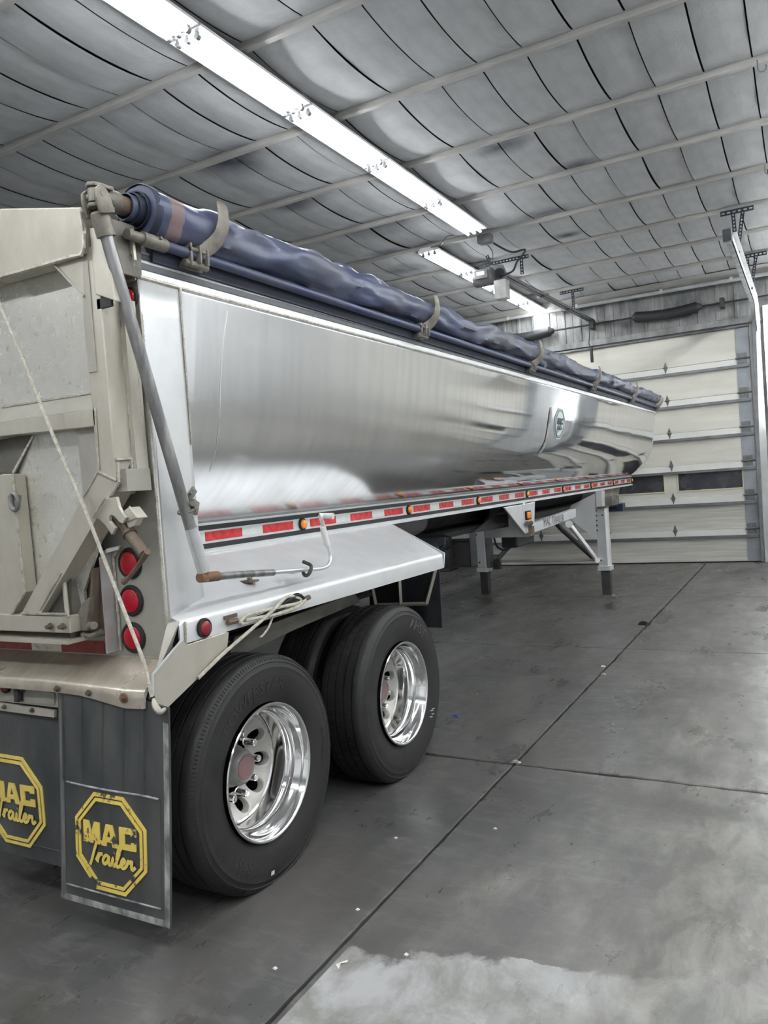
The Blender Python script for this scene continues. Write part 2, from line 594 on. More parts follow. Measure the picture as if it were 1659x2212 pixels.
# ---- floor slabs
fl = struct(build('floor', MB().box(-9, 10.5, -8, 11.3, -.3, -.14), 'concrete_dark'))
gx = [(-9, 0), (-5.76, .005), (-2.61, .006), (.532, .0075), (3.67, .006), (6.8, .006), (10.5, 0)]
gy = [(-8, 0), (-5.1, .006), (-2.0, .006), (1.086, .0105), (4.2, .0065), (7.28, .007), (11.3, 0)]
def rough_edge(a, b, amp, sd):
    n = max(2, int((V(b) - V(a)).length / .06))
    d = (V(b) - V(a)).normalized()
    nn = V((-d.y, d.x))
    out = []
    for i in range(n):
        p = V(a).lerp(V(b), i / n)
        k = noise.noise(V((p.x * 9 + sd, p.y * 9, 3))) + .6 * noise.noise(V((p.x * 31, p.y * 31 + sd, 7)))
        chip = max(0, noise.noise(V((p.x * 2.3, p.y * 2.3, sd + 20))) - .25) * 3
        out.append(p + nn * (max(0, k) * amp + chip * amp) * (0 if i == 0 else 1))
    return out
for i in range(len(gx) - 1):
    for j in range(len(gy) - 1):
        x0, x1 = gx[i][0] + gx[i][1], gx[i + 1][0] - gx[i + 1][1]
        y0, y1 = gy[j][0] + gy[j][1], gy[j + 1][0] - gy[j + 1][1]
        c = [V((x0, y0)), V((x1, y0)), V((x1, y1)), V((x0, y1))]
        am = [gy[j][1], gx[i + 1][1], gy[j + 1][1], gx[i][1]]
        pts = []
        for k in range(4):
            pts += rough_edge(c[k], c[(k + 1) % 4], am[k] * 1.1, i * 7 + j * 3 + k)
        # chamfered rim: outer ring a little lower than the slab top
        n = len(pts)
        cx, cy = (x0 + x1) / 2, (y0 + y1) / 2
        inner = [(p[0] + (.004 if p[0] < cx else -.004), p[1] + (.004 if p[1] < cy else -.004)) for p in pts]
        mb = MB()
        vs = [(p[0], p[1], -.15) for p in pts] + [(p[0], p[1], -.006) for p in pts] + [(q[0], q[1], 0) for q in inner]
        fs = []
        for k in range(n):
            l = (k + 1) % n
            fs += [(k, l, n + l, n + k), (n + k, n + l, 2 * n + l, 2 * n + k)]
        fs.append(tuple(range(2 * n, 3 * n)))
        build('slab', mb.add(vs, fs), 'floor', fl, smooth=0)

# ---- roof: dark deck, insulation panels sagging between the purlins
deck = struct(build('ceiling', MB().box(-9, 10.5, -8, 11.3, 5.0, 5.1), 'deck'))
PY = [.033 + 1.237 * (k - 1) for k in range(10)] + [10.93]
SX = sorted([-1.64 - .345 * k for k in range(11)] + [-1.14, -.633, -.25, .1, .45, .82, 1.18, 1.55, 1.9, 2.26, 2.62, 2.98])
pm = {}
for var in range(3):
    mb = MB()
    nu, nv = 4, 10
    vs = []
    for j in range(nv + 1):
        for i in range(nu + 1):
            u, t = i / nu, j / nv
            sag = math.sin(PI * t) ** .8
            z = -sag * (1 + .10 * math.sin(PI * u)) + (.05 * noise.noise(V((u * 2 + var * 5, t * 3, 2))) if 0 < j < nv else 0)
            vs.append((u, t, z))
    fs = [(j * (nu + 1) + i, j * (nu + 1) + i + 1, (j + 1) * (nu + 1) + i + 1, (j + 1) * (nu + 1) + i) for j in range(nv) for i in range(nu)]
    o = build('ceiling_panel', mb.add(vs, fs), 'ceil', None, smooth=60)
    pm[var] = o.data
    bpy.data.objects.remove(o)
for j in range(len(PY) - 1):
    for i in range(len(SX) - 1):
        o = bpy.data.objects.new('ceiling_panel', pm[random.randrange(3)])
        COL.objects.link(o)
        o.parent = deck
        g = .006
        o.location = (SX[i] + g, PY[j], 4.805 + random.uniform(-.004, .004))
        o.scale = (SX[i + 1] - SX[i] - 2 * g, PY[j + 1] - PY[j], .055 * random.uniform(.85, 1.15))
for y in PY[:-1]:
    build('purlin', MB().box(-5.1, 3.0, y - .026, y + .026, CEIL, CEIL + .045).box(-5.1, 3.0, y - .035, y + .035, CEIL + .043, CEIL + .05), 'purlin', deck, smooth=0)
o = build('ceiling_liner', MB().box(-9, 10.5, -8, PY[0], 4.80, 4.84).box(-9, SX[0], PY[0], 11.3, 4.80, 4.84).box(SX[-1], 10.5, PY[0], 11.3, 4.80, 4.84), 'ceil', deck, smooth=0)

# ---- walls
DX0, DX1, DTOP = -3.58, 1.38, 3.90                   # overhead door beside the trailer's nose
D2X0, D2X1 = 2.35, 7.3                               # its neighbour to the right
mb = MB().box(-9, 10.5, YW, YW + .15, DTOP, 5.0).box(-9, DX0, YW, YW + .15, 0, DTOP).box(DX1, D2X0, YW, YW + .15, 0, DTOP).box(D2X1, 10.5, YW, YW + .15, 0, DTOP)
wf = struct(build('wall_front', mb, 'wall_dirty', smooth=0))
struct(build('wall_left', MB().box(-9.15, -9, -8, 11.1, 0, 5.0), 'wall', smooth=0))
struct(build('wall_right', MB().box(8.9, 9.05, -8, 11.1, 0, 5.0), 'wall_white', smooth=0))
struct(build('wall_back', MB().box(-9, 10.5, -8.15, -8, 0, 5.0), 'wall_white', smooth=0))
# ribbed steel sheets over and beside the doors
def rib_sheet(x, w, z0, z1):
    pr = [(0, 0), (0, -.012), (w * .30, -.012), (w * .36, -.03), (w * .50, -.03), (w * .56, -.012), (w - .006, -.012), (w - .006, 0)]
    return MB().prism([(x + a, YW + b) for a, b in pr], 'z', z0, z1)
x = -3.75
while x < 2.2:
    build('wall_panel', rib_sheet(x, .285, 4.03, 4.74), 'wall_dirty', wf, smooth=0)
    x += .285
x = -6.0
while x < DX0 - .4:
    build('wall_panel', rib_sheet(x, .285, .56, 4.74), 'wall', wf, smooth=0)
    x += .285
build('kick_board', MB().box(-6, DX0 - .2, YW - .04, YW - .001, .01, .50), 'dark_steel', wf, smooth=0, bev=.004)
build('kick_rail', MB().box(-6, DX0 - .2, YW - .06, YW - .002, .50, .555), 'black_metal', wf, smooth=0, bev=.004)
x = DX1 + .24
while x < D2X0 - .1:
    build('wall_panel', rib_sheet(x, .24, 0.01, 4.03), 'wall', wf, smooth=0)
    x += .24
# door header and jambs
struct(build('trim_1', MB().box(DX0 - .15, DX1 + .2, YW - .05, YW - .001, DTOP + .02, DTOP + .125), 'wall_dirty', smooth=0, bev=.004))
struct(build('trim_2', MB().box(DX1 + .01, DX1 + .17, YW - .07, YW - .002, .0, DTOP - .02).box(DX1 + .055, DX1 + .075, YW - .12, YW - .06, 0, DTOP), 'wall', smooth=0, bev=.004))
struct(build('trim_3', MB().box(DX0 - .17, DX0 - .04, YW - .07, YW - .002, .0, DTOP + .05), 'grey_metal', smooth=0, bev=.004))
struct(build('trim_4', MB().box(D2X0 - .12, D2X0 - .01, YW - .06, YW - .002, .0, DTOP + .05), 'wall', smooth=0, bev=.004))

def overhead_door(name, X0, X1, detailed):
    d = bpy.data.objects.new(name, None)
    COL.objects.link(d)
    struct(d)
    JZ = [.012, .56, 1.12, 1.68, 2.24, 2.80, 3.36, DTOP]
    wins = [(X0 + .30, X0 + 1.22), (X0 + 1.43, X0 + 2.33), (X0 + 2.55, X0 + 3.5), (X1 - 1.22, X1 - .22)]
    if not detailed:
        wins = [(X0 + .3 + k * 1.15, X0 + 1.2 + k * 1.15) for k in range(4)]
    for k in range(7):
        z0, z1 = JZ[k] + .004, JZ[k + 1] - .004
        y0, y1 = YW + .0, YW + .05
        if k == 2:                                    # the glazed section
            mb = MB()
            wz0, wz1 = 1.245, 1.56
            mb.box(X0, X1, y0, y1, z0, wz0).box(X0, X1, y0, y1, wz1, z1)
            e = X0
            for a, b in wins:
                mb.box(e, a, y0, y1, wz0, wz1)
                e = b
            mb.box(e, X1, y0, y1, wz0, wz1)
            sec = build('door_section', mb, 'door', d, smooth=0)
            for a, b in wins:
                fr = MB().box(a, b, y0 - .012, y0 + .01, wz0 - .018, wz0).box(a, b, y0 - .012, y0 + .01, wz1, wz1 + .018).box(a - .018, a, y0 - .012, y0 + .01, wz0 - .018, wz1 + .018).box(b, b + .018, y0 - .012, y0 + .01, wz0 - .018, wz1 + .018)
                build('window_frame', fr, 'window_frame', sec, smooth=0)
                build('window_pane', MB().box(a, b, y0 + .012, y0 + .02, wz0, wz1), 'glass_dark', sec, smooth=0)
        else:
            sec = build('door_section', MB().box(X0, X1, y0, y1, z0, z1), 'door_low' if k < 2 else 'door', d, smooth=0, bev=.004)
        # pressed white rail along the section's foot, and the strut below each joint
        if k < 6:
            build('section_rail', MB().box(X0 + .02, X1 - .16, YW - .006, YW + .004, z1 - .10, z1), 'door_white', sec, smooth=0)
            build('strut', MB().box(X0 + .02, X1 - .02, YW - .06, YW + .002, z1 - .135, z1 - .105).box(X0 + .02, X1 - .02, YW - .065, YW - .055, z1 - .142, z1 - .098), 'strut', d, smooth=0)
        if detailed:
            build('end_stile', MB().box(X1 - .205, X1 - .01, YW - .012, YW + .0, z0, z1), 'stile', sec, smooth=0)
            build('end_stile', MB().box(X0 + .01, X0 + .16, YW - .012, YW + .0, z0, z1), 'stile', sec, smooth=0)
        else:
            build('end_stile', MB().box(X0 + .01, X0 + .2, YW - .012, YW + .0, z0, z1), 'stile', sec, smooth=0)
    build('bottom_seal', MB().box(X0, X1, YW - .015, YW + .05, .001, .014), 'rubber_black', d, smooth=0)
    build('top_rail', MB().cyl((X0, YW - .03, DTOP - .02), (X1, YW - .03, DTOP - .02), .025, 10), 'strut', d)
    if detailed:
        hm = None
        for jz in JZ[1:-1]:
            for hx in (X1 - 1.32, X1 - 2.45, X1 - 3.7):
                mb = MB().prism([(hx - .032, jz), (hx, jz - .105), (hx + .032, jz)], 'y', YW - .012, YW - .004)
                mb.prism([(hx - .032, jz), (hx + .032, jz), (hx, jz + .105)], 'y', YW - .012, YW - .004)
                mb.cyl((hx - .04, YW - .016, jz), (hx + .04, YW - .016, jz), .011, 8)
                build('hinge', mb, 'hinge', d)
            mb = MB().box(X1 - .19, X1 - .05, YW - .022, YW - .012, jz - .085, jz + .085)
            mb.cyl((X1 - .22, YW - .032, jz), (X1 - .005, YW - .032, jz), .014, 8)
            for bx in (X1 - .16, X1 - .08):
                for bz in (-.06, .06):
                    mb.cyl((bx, YW - .03, jz + bz), (bx, YW - .02, jz + bz), .007, 6)
            build('roller_hinge', mb, 'hinge', d)
    return d
overhead_door('door_1', DX0, DX1, True)
overhead_door('door_2', D2X0, D2X1, False)

# ---- door track, from the jamb up and back along the ceiling
def track():
    t = thing('door_track', 'bent galvanised door track rising up the jamb and back under the ceiling', 'door track', (1.45, 10.8, 0))
    tx = 1.475
    path = [V((tx - .045, 10.84, .02)), V((tx - .02, 10.84, 2.2)), V((tx + .02, 10.84, 3.75))] + arc((tx + .02, 10.42, 3.78), .42, 0, PI / 2, 8)[1:] + [V((tx + .02, 6.45, 4.17))]
    def profile(mb, p, w, d_, off):
        return mb
    # C-shaped channel: web and two lips swept along the path
    mb = MB()
    vs, fs = [], []
    prof = [(-.03, .0), (-.03, .055), (-.022, .055), (-.022, .008), (.022, .008), (.022, .055), (.03, .055), (.03, 0)]
    for i, p in enumerate(path):
        tt = (path[min(i + 1, len(path) - 1)] - path[max(i - 1, 0)]).normalized()
        side = V((1, 0, 0))
        nn = tt.cross(side).normalized()
        for a, b in prof:
            vs.append(p + nn * a - side * b)
    k = len(prof)
    for i in range(len(path) - 1):
        for j in range(k):
            l = (j + 1) % k
            fs.append((i * k + j, i * k + l, (i + 1) * k + l, (i + 1) * k + j))
    build('track_channel', mb.add(vs, fs), 'strut', t, smooth=50)
    mb = MB()
    p2 = [p + V((.012, 0, .0)) for p in path[2:]]
    vs, fs = [], []
    for i, p in enumerate(p2):
        tt = (p2[min(i + 1, len(p2) - 1)] - p2[max(i - 1, 0)]).normalized()
        nn = tt.cross(V((1, 0, 0))).normalized()
        for a, b in ((-.055, 0), (-.055, .05), (-.05, .05), (-.05, .005), (.03, .005), (.03, 0)):
            vs.append(p - nn * a + V((b, 0, 0)))
    for i in range(len(p2) - 1):
        for j in range(6):
            l = (j + 1) % 6
            fs.append((i * 6 + j, i * 6 + l, (i + 1) * 6 + l, (i + 1) * 6 + j))
    build('support_angle', mb.add(vs, fs), 'white_metal', t, smooth=50)
    build('end_stop', MB().box(tx - .06, tx + .03, 6.40, 6.46, 4.13, 4.26), 'black_metal', t, smooth=0, bev=.004)
track()

def punched(mb, a, b, w, th, nrm):                    # punched angle: two long strips with cross bars leave the holes open
    a, b, nrm = V(a), V(b), V(nrm).normalized()
    d = (b - a).normalized()
    s_ = d.cross(nrm).normalized()
    L_ = (b - a).length
    def bar(p, q, o0, o1):
        mb.add([p + s_ * o0, q + s_ * o0, q + s_ * o1, p + s_ * o1, p + s_ * o0 + nrm * th, q + s_ * o0 + nrm * th, q + s_ * o1 + nrm * th, p + s_ * o1 + nrm * th],
               [(0, 3, 2, 1), (4, 5, 6, 7), (0, 1, 5, 4), (1, 2, 6, 5), (2, 3, 7, 6), (3, 0, 4, 7)])
    h = w / 2
    bar(a, b, -h, -h * .35)
    bar(a, b, h * .35, h)
    n = max(2, int(L_ / (w * .9)))
    for i in range(n + 1):
        c = a + d * (L_ * i / n)
        e = min(w * .2, L_ * .2)
        bar(c - d * e * (0 if i == 0 else 1), c + d * e * (0 if i == n else 1), -h * .36, h * .36)
    return mb
def hanger(y, x0, xa, xb, x1, zb, label):
    t = thing('angle_bracket', label, 'bracket', ((x0 + x1) / 2, y, CEIL), 'punched angle brackets hanging the door track')
    build('ceiling_angle', punched(MB(), (x0, y, CEIL - .03), (x1, y, CEIL - .03), .06, .005, (0, -1, 0)).box(x0, x1, y, y + .05, CEIL - .006, CEIL), 'bracket', t, smooth=0)
    build('strap', punched(MB(), (xa, y - .006, CEIL - .05), (xa + .02, y - .006, zb), .045, .005, (0, -1, 0)), 'bracket', t, smooth=0)
    build('brace', punched(MB(), (xb, y - .012, CEIL - .05), (xa + .03, y - .012, zb), .045, .005, (0, -1, 0)), 'bracket', t, smooth=0)
hanger(7.40, 1.33, 1.47, 1.58, 1.70, 4.22, 'black punched angle bracket holding the end of the door track')
hanger(9.80, 1.36, 1.475, 1.60, 1.74, 4.22, 'black punched angle bracket holding the track near the wall')

# ---- counterbalance shaft with its two sleeved springs
t = thing('spring_shaft', 'long dark counterbalance shaft above the white overhead door', 'shaft', (-1.1, 10.8, 4.28))
build('shaft', MB().cyl((-4.0, 10.80, 4.28), (2.05, 10.80, 4.28), .016, 10), 'black_metal', t)
def spring(xa, xb):
    mb = MB()
    n = 40
    P, R_ = [], []
    for i in range(n + 1):
        u = i / n
        P.append((xa + (xb - xa) * u, 10.80, 4.28 - .035 * math.sin(PI * u)))
        R_.append(.088 + .006 * (i % 2))
    build('spring_sleeve', mb.tube(P, R_, 14), 'plastic_black', t)
    build('end_cone', MB().cyl((xb, 10.8, 4.28), (xb + .07, 10.8, 4.28), .075, 12, .04).cyl((xa - .05, 10.8, 4.28), (xa, 10.8, 4.28), .04, 12, .075), 'dark_steel', t)
spring(-.36, .64)
spring(-2.75, -1.86)
for bx in (-1.10, 1.02, 1.9, -3.9):
    build('bearing_plate', MB().box(bx - .035, bx + .035, 10.74, 10.915, 4.20, 4.36), 'dark_steel', t, smooth=0, bev=.006)
# long pale pipe under the eave
t = thing('pipe', 'long pale pipe with couplings running along the wall under the ceiling', 'pipe', (-1, 10.7, 4.62))
build('pipe_run', MB().cyl((-5.5, 10.72, 4.63), (3.2, 10.72, 4.60), .032, 12), 'wall', t)
for px_ in (-4.0, -2.6, -1.33, .10, 1.18, 2.4):
    build('coupling', MB().cyl((px_ - .025, 10.72, 4.626), (px_ + .025, 10.72, 4.626), .038, 12), 'white_metal', t)
struct(build('trim_5', MB().box(-6, 3.2, 10.84, 10.945, 4.66, 4.77), 'wall_dirty', smooth=0))
struct(build('trim_6', MB().prism([(10.60, 4.745), (10.66, 4.745), (10.80, 4.66), (10.78, 4.65)], 'x', -6, 3.2), 'purlin', smooth=0))

# ---- door operator on its rail
t = thing('door_operator', 'dark trolley door operator with motor and rail hung below the ceiling lights', 'door opener', (-1.3, 8, 4.4))
RA, RB = V((-1.42, 7.05, 4.47)), V((-1.12, 10.86, 4.36))
for off in (-.045, .045):
    build('rail', MB().tube([RA + V((off, 0, 0)), RB + V((off, 0, 0))], .02, 4), 'grey_metal', t, smooth=0)
build('drive_chain', MB().cyl(RA + V((0, 0, .0)), RB, .008, 6), 'black_metal', t)
build('rail_tie', MB().box(-1.40, -1.22, 8.6, 8.64, 4.40, 4.45).box(-1.34, -1.14, 9.7, 9.74, 4.37, 4.42), 'grey_metal', t, smooth=0)
mo = (-1.378, 6.973, 4.460)
mc = V((-1.42, 6.95, 4.47))
build('gear_plate', MB().prism([(mc.x - .10, 4.58), (mc.x + .08, 4.55), (mc.x + .13, 4.40), (mc.x + .05, 4.32), (mc.x - .06, 4.36)], 'y', mc.y - .01, mc.y + .02), 'grey_metal', t, bev=.004)
build('motor', MB().lathe([(-.20, 0), (-.20, .07), (-.185, .105), (-.15, .118), (.06, .118), (.085, .10), (.085, 0)], (mc.x - .11, mc.y - .10, 4.40), 'x', 28).box(mc.x - .24, mc.x - .06, mc.y - .25, mc.y - .18, 4.36, 4.46), 'grey_metal', t)
build('motor_label', MB().box(mc.x - .21, mc.x - .10, mc.y - .254, mc.y - .249, 4.40, 4.45), 'white_plastic', t, smooth=0)
build('control_box', MB().box(mc.x - .0, mc.x + .17, mc.y - .20, mc.y - .04, 4.06, 4.31), 'grey_box', t, bev=.01)
build('sprocket', MB().lathe([(-.012, .0), (-.012, .07), (.012, .07), (.012, 0)], (mc.x + .03, mc.y - .03, 4.44), 'y', 18), 'black_metal', t)
build('hanger_angle', punched(MB(), (-1.72, 7.08, CEIL - .12), (-1.02, 7.08, CEIL - .12), .05, .005, (0, -1, 0)), 'bracket', t, smooth=0)
build('hanger_strap', punched(punched(MB(), (-1.60, 7.07, CEIL), (-1.50, 7.07, 4.46), .045, .005, (0, -1, 0)), (-1.12, 7.07, CEIL - .1), (-1.12, 7.07, 4.40), .045, .005, (0, -1, 0)), 'bracket', t, smooth=0)
build('rail_hanger', punched(punched(MB(), (-1.40, 9.93, CEIL - .03), (-1.0, 9.93, CEIL - .03), .05, .005, (0, -1, 0)), (-1.18, 9.92, CEIL - .04), (-1.18, 9.92, 4.42), .045, .005, (0, -1, 0)), 'bracket', t, smooth=0)
jb = V((-1.279, 6.200, 4.720))
build('power_cable', MB().tube(catmull([jb + V((0, 0, -.02)), jb + V((.18, .35, -.14)), jb + V((.32, .55, -.10)), mc + V((.28, .0, .08)), mc + V((.22, -.05, -.05)), mc + V((.04, -.06, -.07))], 6), .013, 8), 'black_metal', t)
build('signal_wire', MB().tube(catmull([jb + V((-.05, 0, -.02)), jb + V((-.02, .25, -.12)), mc + V((-.06, -.05, .12))], 5), .006, 6), 'black_metal', t)
t = tag(build('junction_box', MB().box(jb.x - .10, jb.x + .07, jb.y - .07, jb.y + .07, CEIL - .11, CEIL - .005), 'grey_metal', bev=.008), 'small grey junction box on the ceiling beside the light rows', 'junction box')
t = thing('release_handle', 'black release handle on a cord hanging before the white door', 'handle', (-1.12, 10.7, 3.8))
build('cord', MB().tube(catmull([(-1.12, 10.70, 4.36), (-1.13, 10.70, 4.1), (-1.15, 10.70, 3.93), (-1.11, 10.70, 3.87)], 5), .008, 6), 'black_metal', t)
build('grip', MB().box(-1.14, -1.09, 10.68, 10.72, 3.60, 3.87), 'plastic_black', t, bev=.01)

# ---- ceiling hooks
for q, lab in (((1.934, 3.688, 4.740), 'small grey hook hanging from the roof purlin at top right'), ((1.879, 6.104, 4.740), 'small grey hook on the purlin, farther toward the door')):
    q = V(q)
    tag(build('ceiling_hook', MB().tube([q + V((0, 0, .02)), q + V((0, 0, -.04))] + arc(q + V((.03, 0, -.05)), .03, PI, 2.2 * PI, 8, 'xz'), .005, 6), 'steel'), lab, 'hook', 'hooks on the roof purlins')

# ---- fluorescent strip lights
LPROTO = {}
def strip_light(x, y, z, label, group, ntube=3):
    t = thing('strip_light', label, 'ceiling light', (x, y, z), group)
    key = ntube
    if key not in LPROTO:
        L_ = 1.235
        w = .04 * ntube + .025
        parts = []
        mb = MB().prism([(-w, .0), (w, 0), (w, .02), (w * .72, .058), (-w * .72, .058), (-w, .02)], 'y', .004, L_ - .004)
        parts.append(('housing', mb, 'white_metal'))
        for e in (.02, L_ - .055):
            for k in range(ntube):
                mbs = MB()
                u = (k - (ntube - 1) / 2) * .08
                mbs.lathe([(0, .010), (.002, .019), (.033, .019), (.035, .012)], (u, e, -.030), 'y', 12)
                mbs.box(u - .010, u + .010, e + .004, e + .031, -.03, .004)
                parts.append(('lamp_holder', mbs, 'socket'))
        for k in range(ntube):
            u = (k - (ntube - 1) / 2) * .08
            parts.append(('tube', MB().lathe([(.054, .006), (.056, .0125), (L_ - .056, .0125), (L_ - .054, .006)], (u, 0, -.030), 'y', 12), 'tube'))
        LPROTO[key] = parts
        t2 = []
        for nm, mb, mt in parts:
            me = build(nm, mb, mt)
            t2.append((nm, me.data))
            bpy.data.objects.remove(me)
        LPROTO[key] = t2
    for nm, me in LPROTO[key]:
        o = bpy.data.objects.new(nm, me)
        COL.objects.link(o)
        o.parent = t
    return t
ZL = 4.665
nth = ['first', 'second', 'third', 'fourth']
yy = [-2.99, -1.74, -.49, .76, 2.02, 3.27, 4.50, -4.25, -5.5, -6.75]
for k, y in enumerate(yy):
    lab = {2: 'lit strip light cut off by the top edge, first of the near row',
           3: 'lit strip light of the near row, second one from the top edge',
           4: 'lit strip light of the near row, third one from the top edge',
           5: 'lit strip light of the near row, fourth one from the top edge',
           6: 'lit strip light at the far end of the near row'}.get(k, 'added unseen strip light overhead behind the camera')
    strip_light(-1.24, y, ZL, lab, 'strip lights of the near ceiling row' if 1 < k < 7 else 'added strip lights behind the camera')  # those behind the camera are unseen, added to brighten the trailer's rear
y0 = 6.06
for k in range(4):
    lab = ['lit strip light at the near end of the far row', 'lit strip light of the far row behind the door operator motor',
           'lit strip light of the far row below the operator rail', 'lit strip light nearest the door, far row end'][k]
    strip_light(-2.03, y0 + 1.262 * k, ZL, lab, 'strip lights of the far ceiling row')
for k in range(11):
    strip_light(2.45, -3.6 + 1.25 * k, ZL, 'lit strip light over the bay to the right, outside the picture', 'strip lights of the right bay')
for k in range(11):
    strip_light(6.6, -3.6 + 1.25 * k, ZL, 'lit strip light over the far right bay, outside the picture', 'strip lights of the far right bay')
for k in range(8):  # unseen crosswise row, added as fill for the gate and apron
    strip_light(-5.6 + 1.25 * k + (1.3 if k > 2 else 0), -4.6, ZL, 'added strip light of an unseen crosswise row behind the camera', 'added strip lights of the rear row').rotation_euler = (0, 0, -PI / 2)
t = tag(build('light_cord', MB().tube(catmull([(-1.26, 5.74, 4.70), (-1.45, 5.72, 4.66), (-1.62, 5.78, 4.70), (-1.8, 5.95, 4.68), (-1.98, 6.06, 4.71)], 6), .008, 6), 'grey_metal'), 'grey cord looping between the two rows of strip lights', 'cord')
# lit tube light standing upright on the wall between the doors
t = thing('wall_light', 'upright lit tube light on the wall at the right edge', 'wall light', (1.78, 10.85, 3.2))
build('housing', MB().box(1.60, 1.84, 10.86, 10.915, 2.15, 4.15), 'white_metal', t, bev=.006)
for k in range(2):
    build('tube', MB().cyl((1.645 + .09 * k, 10.835, 2.2), (1.645 + .09 * k, 10.835, 4.1), .0125, 10), 'tube', t)

# ================================================================== THE TRAILER
XC = -1.17
T = thing('dump_trailer', 'long polished aluminium half-round dump trailer parked in the garage', 'trailer', (XC, 4.5, 0))
TX, TZ = -.47, 1.415                                  # tape rail face

def dz(y):
    return .0045 * (y + 1)
# ---- hull
PR = [(0, 2.51), (-.014, 2.42), (-.030, 2.30), (-.050, 2.165), (-.078, 2.03), (-.125, 1.908), (-.18, 1.82), (-.258, 1.731), (-.375, 1.635), (-.485, 1.562), (-.57, 1.49), (-.68, 1.38), (-.82, 1.275), (-1.0, 1.22), (XC, 1.20)]
pr = [(p.x, p.y) for p in catmull([(a, b, 0) for a, b in PR], 4)]
pr = pr + [(2 * XC - a, b) for a, b in pr[::-1][1:]]
mb = MB()
ny = 90
Y0, Y1 = -.845, 10.06
vs, fs = [], []
for j in range(ny + 1):
    y = Y0 + (Y1 - Y0) * j / ny
    for i, (a, b) in enumerate(pr):
        e = min(1, max(0, (y - 2) / 4))
        w = (noise.noise(V((y * 1.1, b * 1.3, 5))) * .005 + noise.noise(V((y * 3.2, b * 2.4, 9))) * .0016) * (.5 + .35 * e)
        if i < 2 or i > len(pr) - 3:
            w = 0
        vs.append((a + w * (1 if a > XC else -1), y, b + w * .3 + dz(y) * max(0, min(1, (b - 1.9) / .6))))
n = len(pr)
for j in range(ny):
    for i in range(n - 1):
        fs.append((j * n + i, j * n + i + 1, (j + 1) * n + i + 1, (j + 1) * n + i))
hull = build('hull', mb.add(vs, fs), 'hull', T, smooth=80)
sm = hull.modifiers.new('wall', 'SOLIDIFY')
sm.thickness = .008
sm.offset = -1 if True else 1
front = [(a * .999 + XC * .001, b) for a, b in pr]
build('front_bulkhead', MB().prism(front, 'y', 10.02, 10.04), 'alu', T, smooth=0)
# weld runs on the hull
build('weld_bead', MB().bead([(.003, -.83, 2.512), (.003, 3.4, 2.512 + dz(3.4))], .006, .016), 'weld', T)
build('seam', MB().tube([(.001, 3.4, 2.512 + dz(3.4)), (.001, 10.05, 2.512 + dz(10))], .005, 6), 'alu', T)
# vertical sheet seams pressed in the hull
for ys in (-.53,):
    build('sheet_seam', MB().tube([(a + .001, ys + .04 * math.sin((b - 2.5) * 5), b) for a, b in pr[2:26]], [.0022 * (1 - .7 * abs(i - 10) / 14) for i in range(24)], 6), 'alu', T)
# black scrape beside the badge
def hull_x(z):
    for (a, b), (c, d) in zip(pr, pr[1:]):
        if d <= z <= b:
            return c + (a - c) * (z - d) / (b - d + 1e-9)
    return 0
def on_hull(y, z, off=.003):
    return V((hull_x(z - dz(y) * max(0, min(1, (z - 1.9) / .6))) + off, y, z))
M['scuff'] = mk('scuffed_metal', (.20, .20, .19), .5, .5, (.55, .55, .54), 16, (1, 1, .5), .1, 0, 80, .38, .6)
vs = []
SCF = [(4.24, 2.33, .012), (4.235, 2.27, .035), (4.225, 2.18, .045), (4.21, 2.08, .042), (4.19, 2.0, .035), (4.15, 1.94, .04), (4.11, 1.89, .035), (4.09, 1.865, .01)]
for yy_, zz, w in SCF:
    vs += [on_hull(yy_ - w, zz, .006), on_hull(yy_, zz, .007), on_hull(yy_ + w, zz, .006)]
build('scuff_patch', MB().add(vs, [(3 * k + a, 3 * k + a + 1, 3 * k + a + 4, 3 * k + a + 3) for k in range(len(SCF) - 1) for a in (0, 1)]), 'scuff', T, smooth=60)

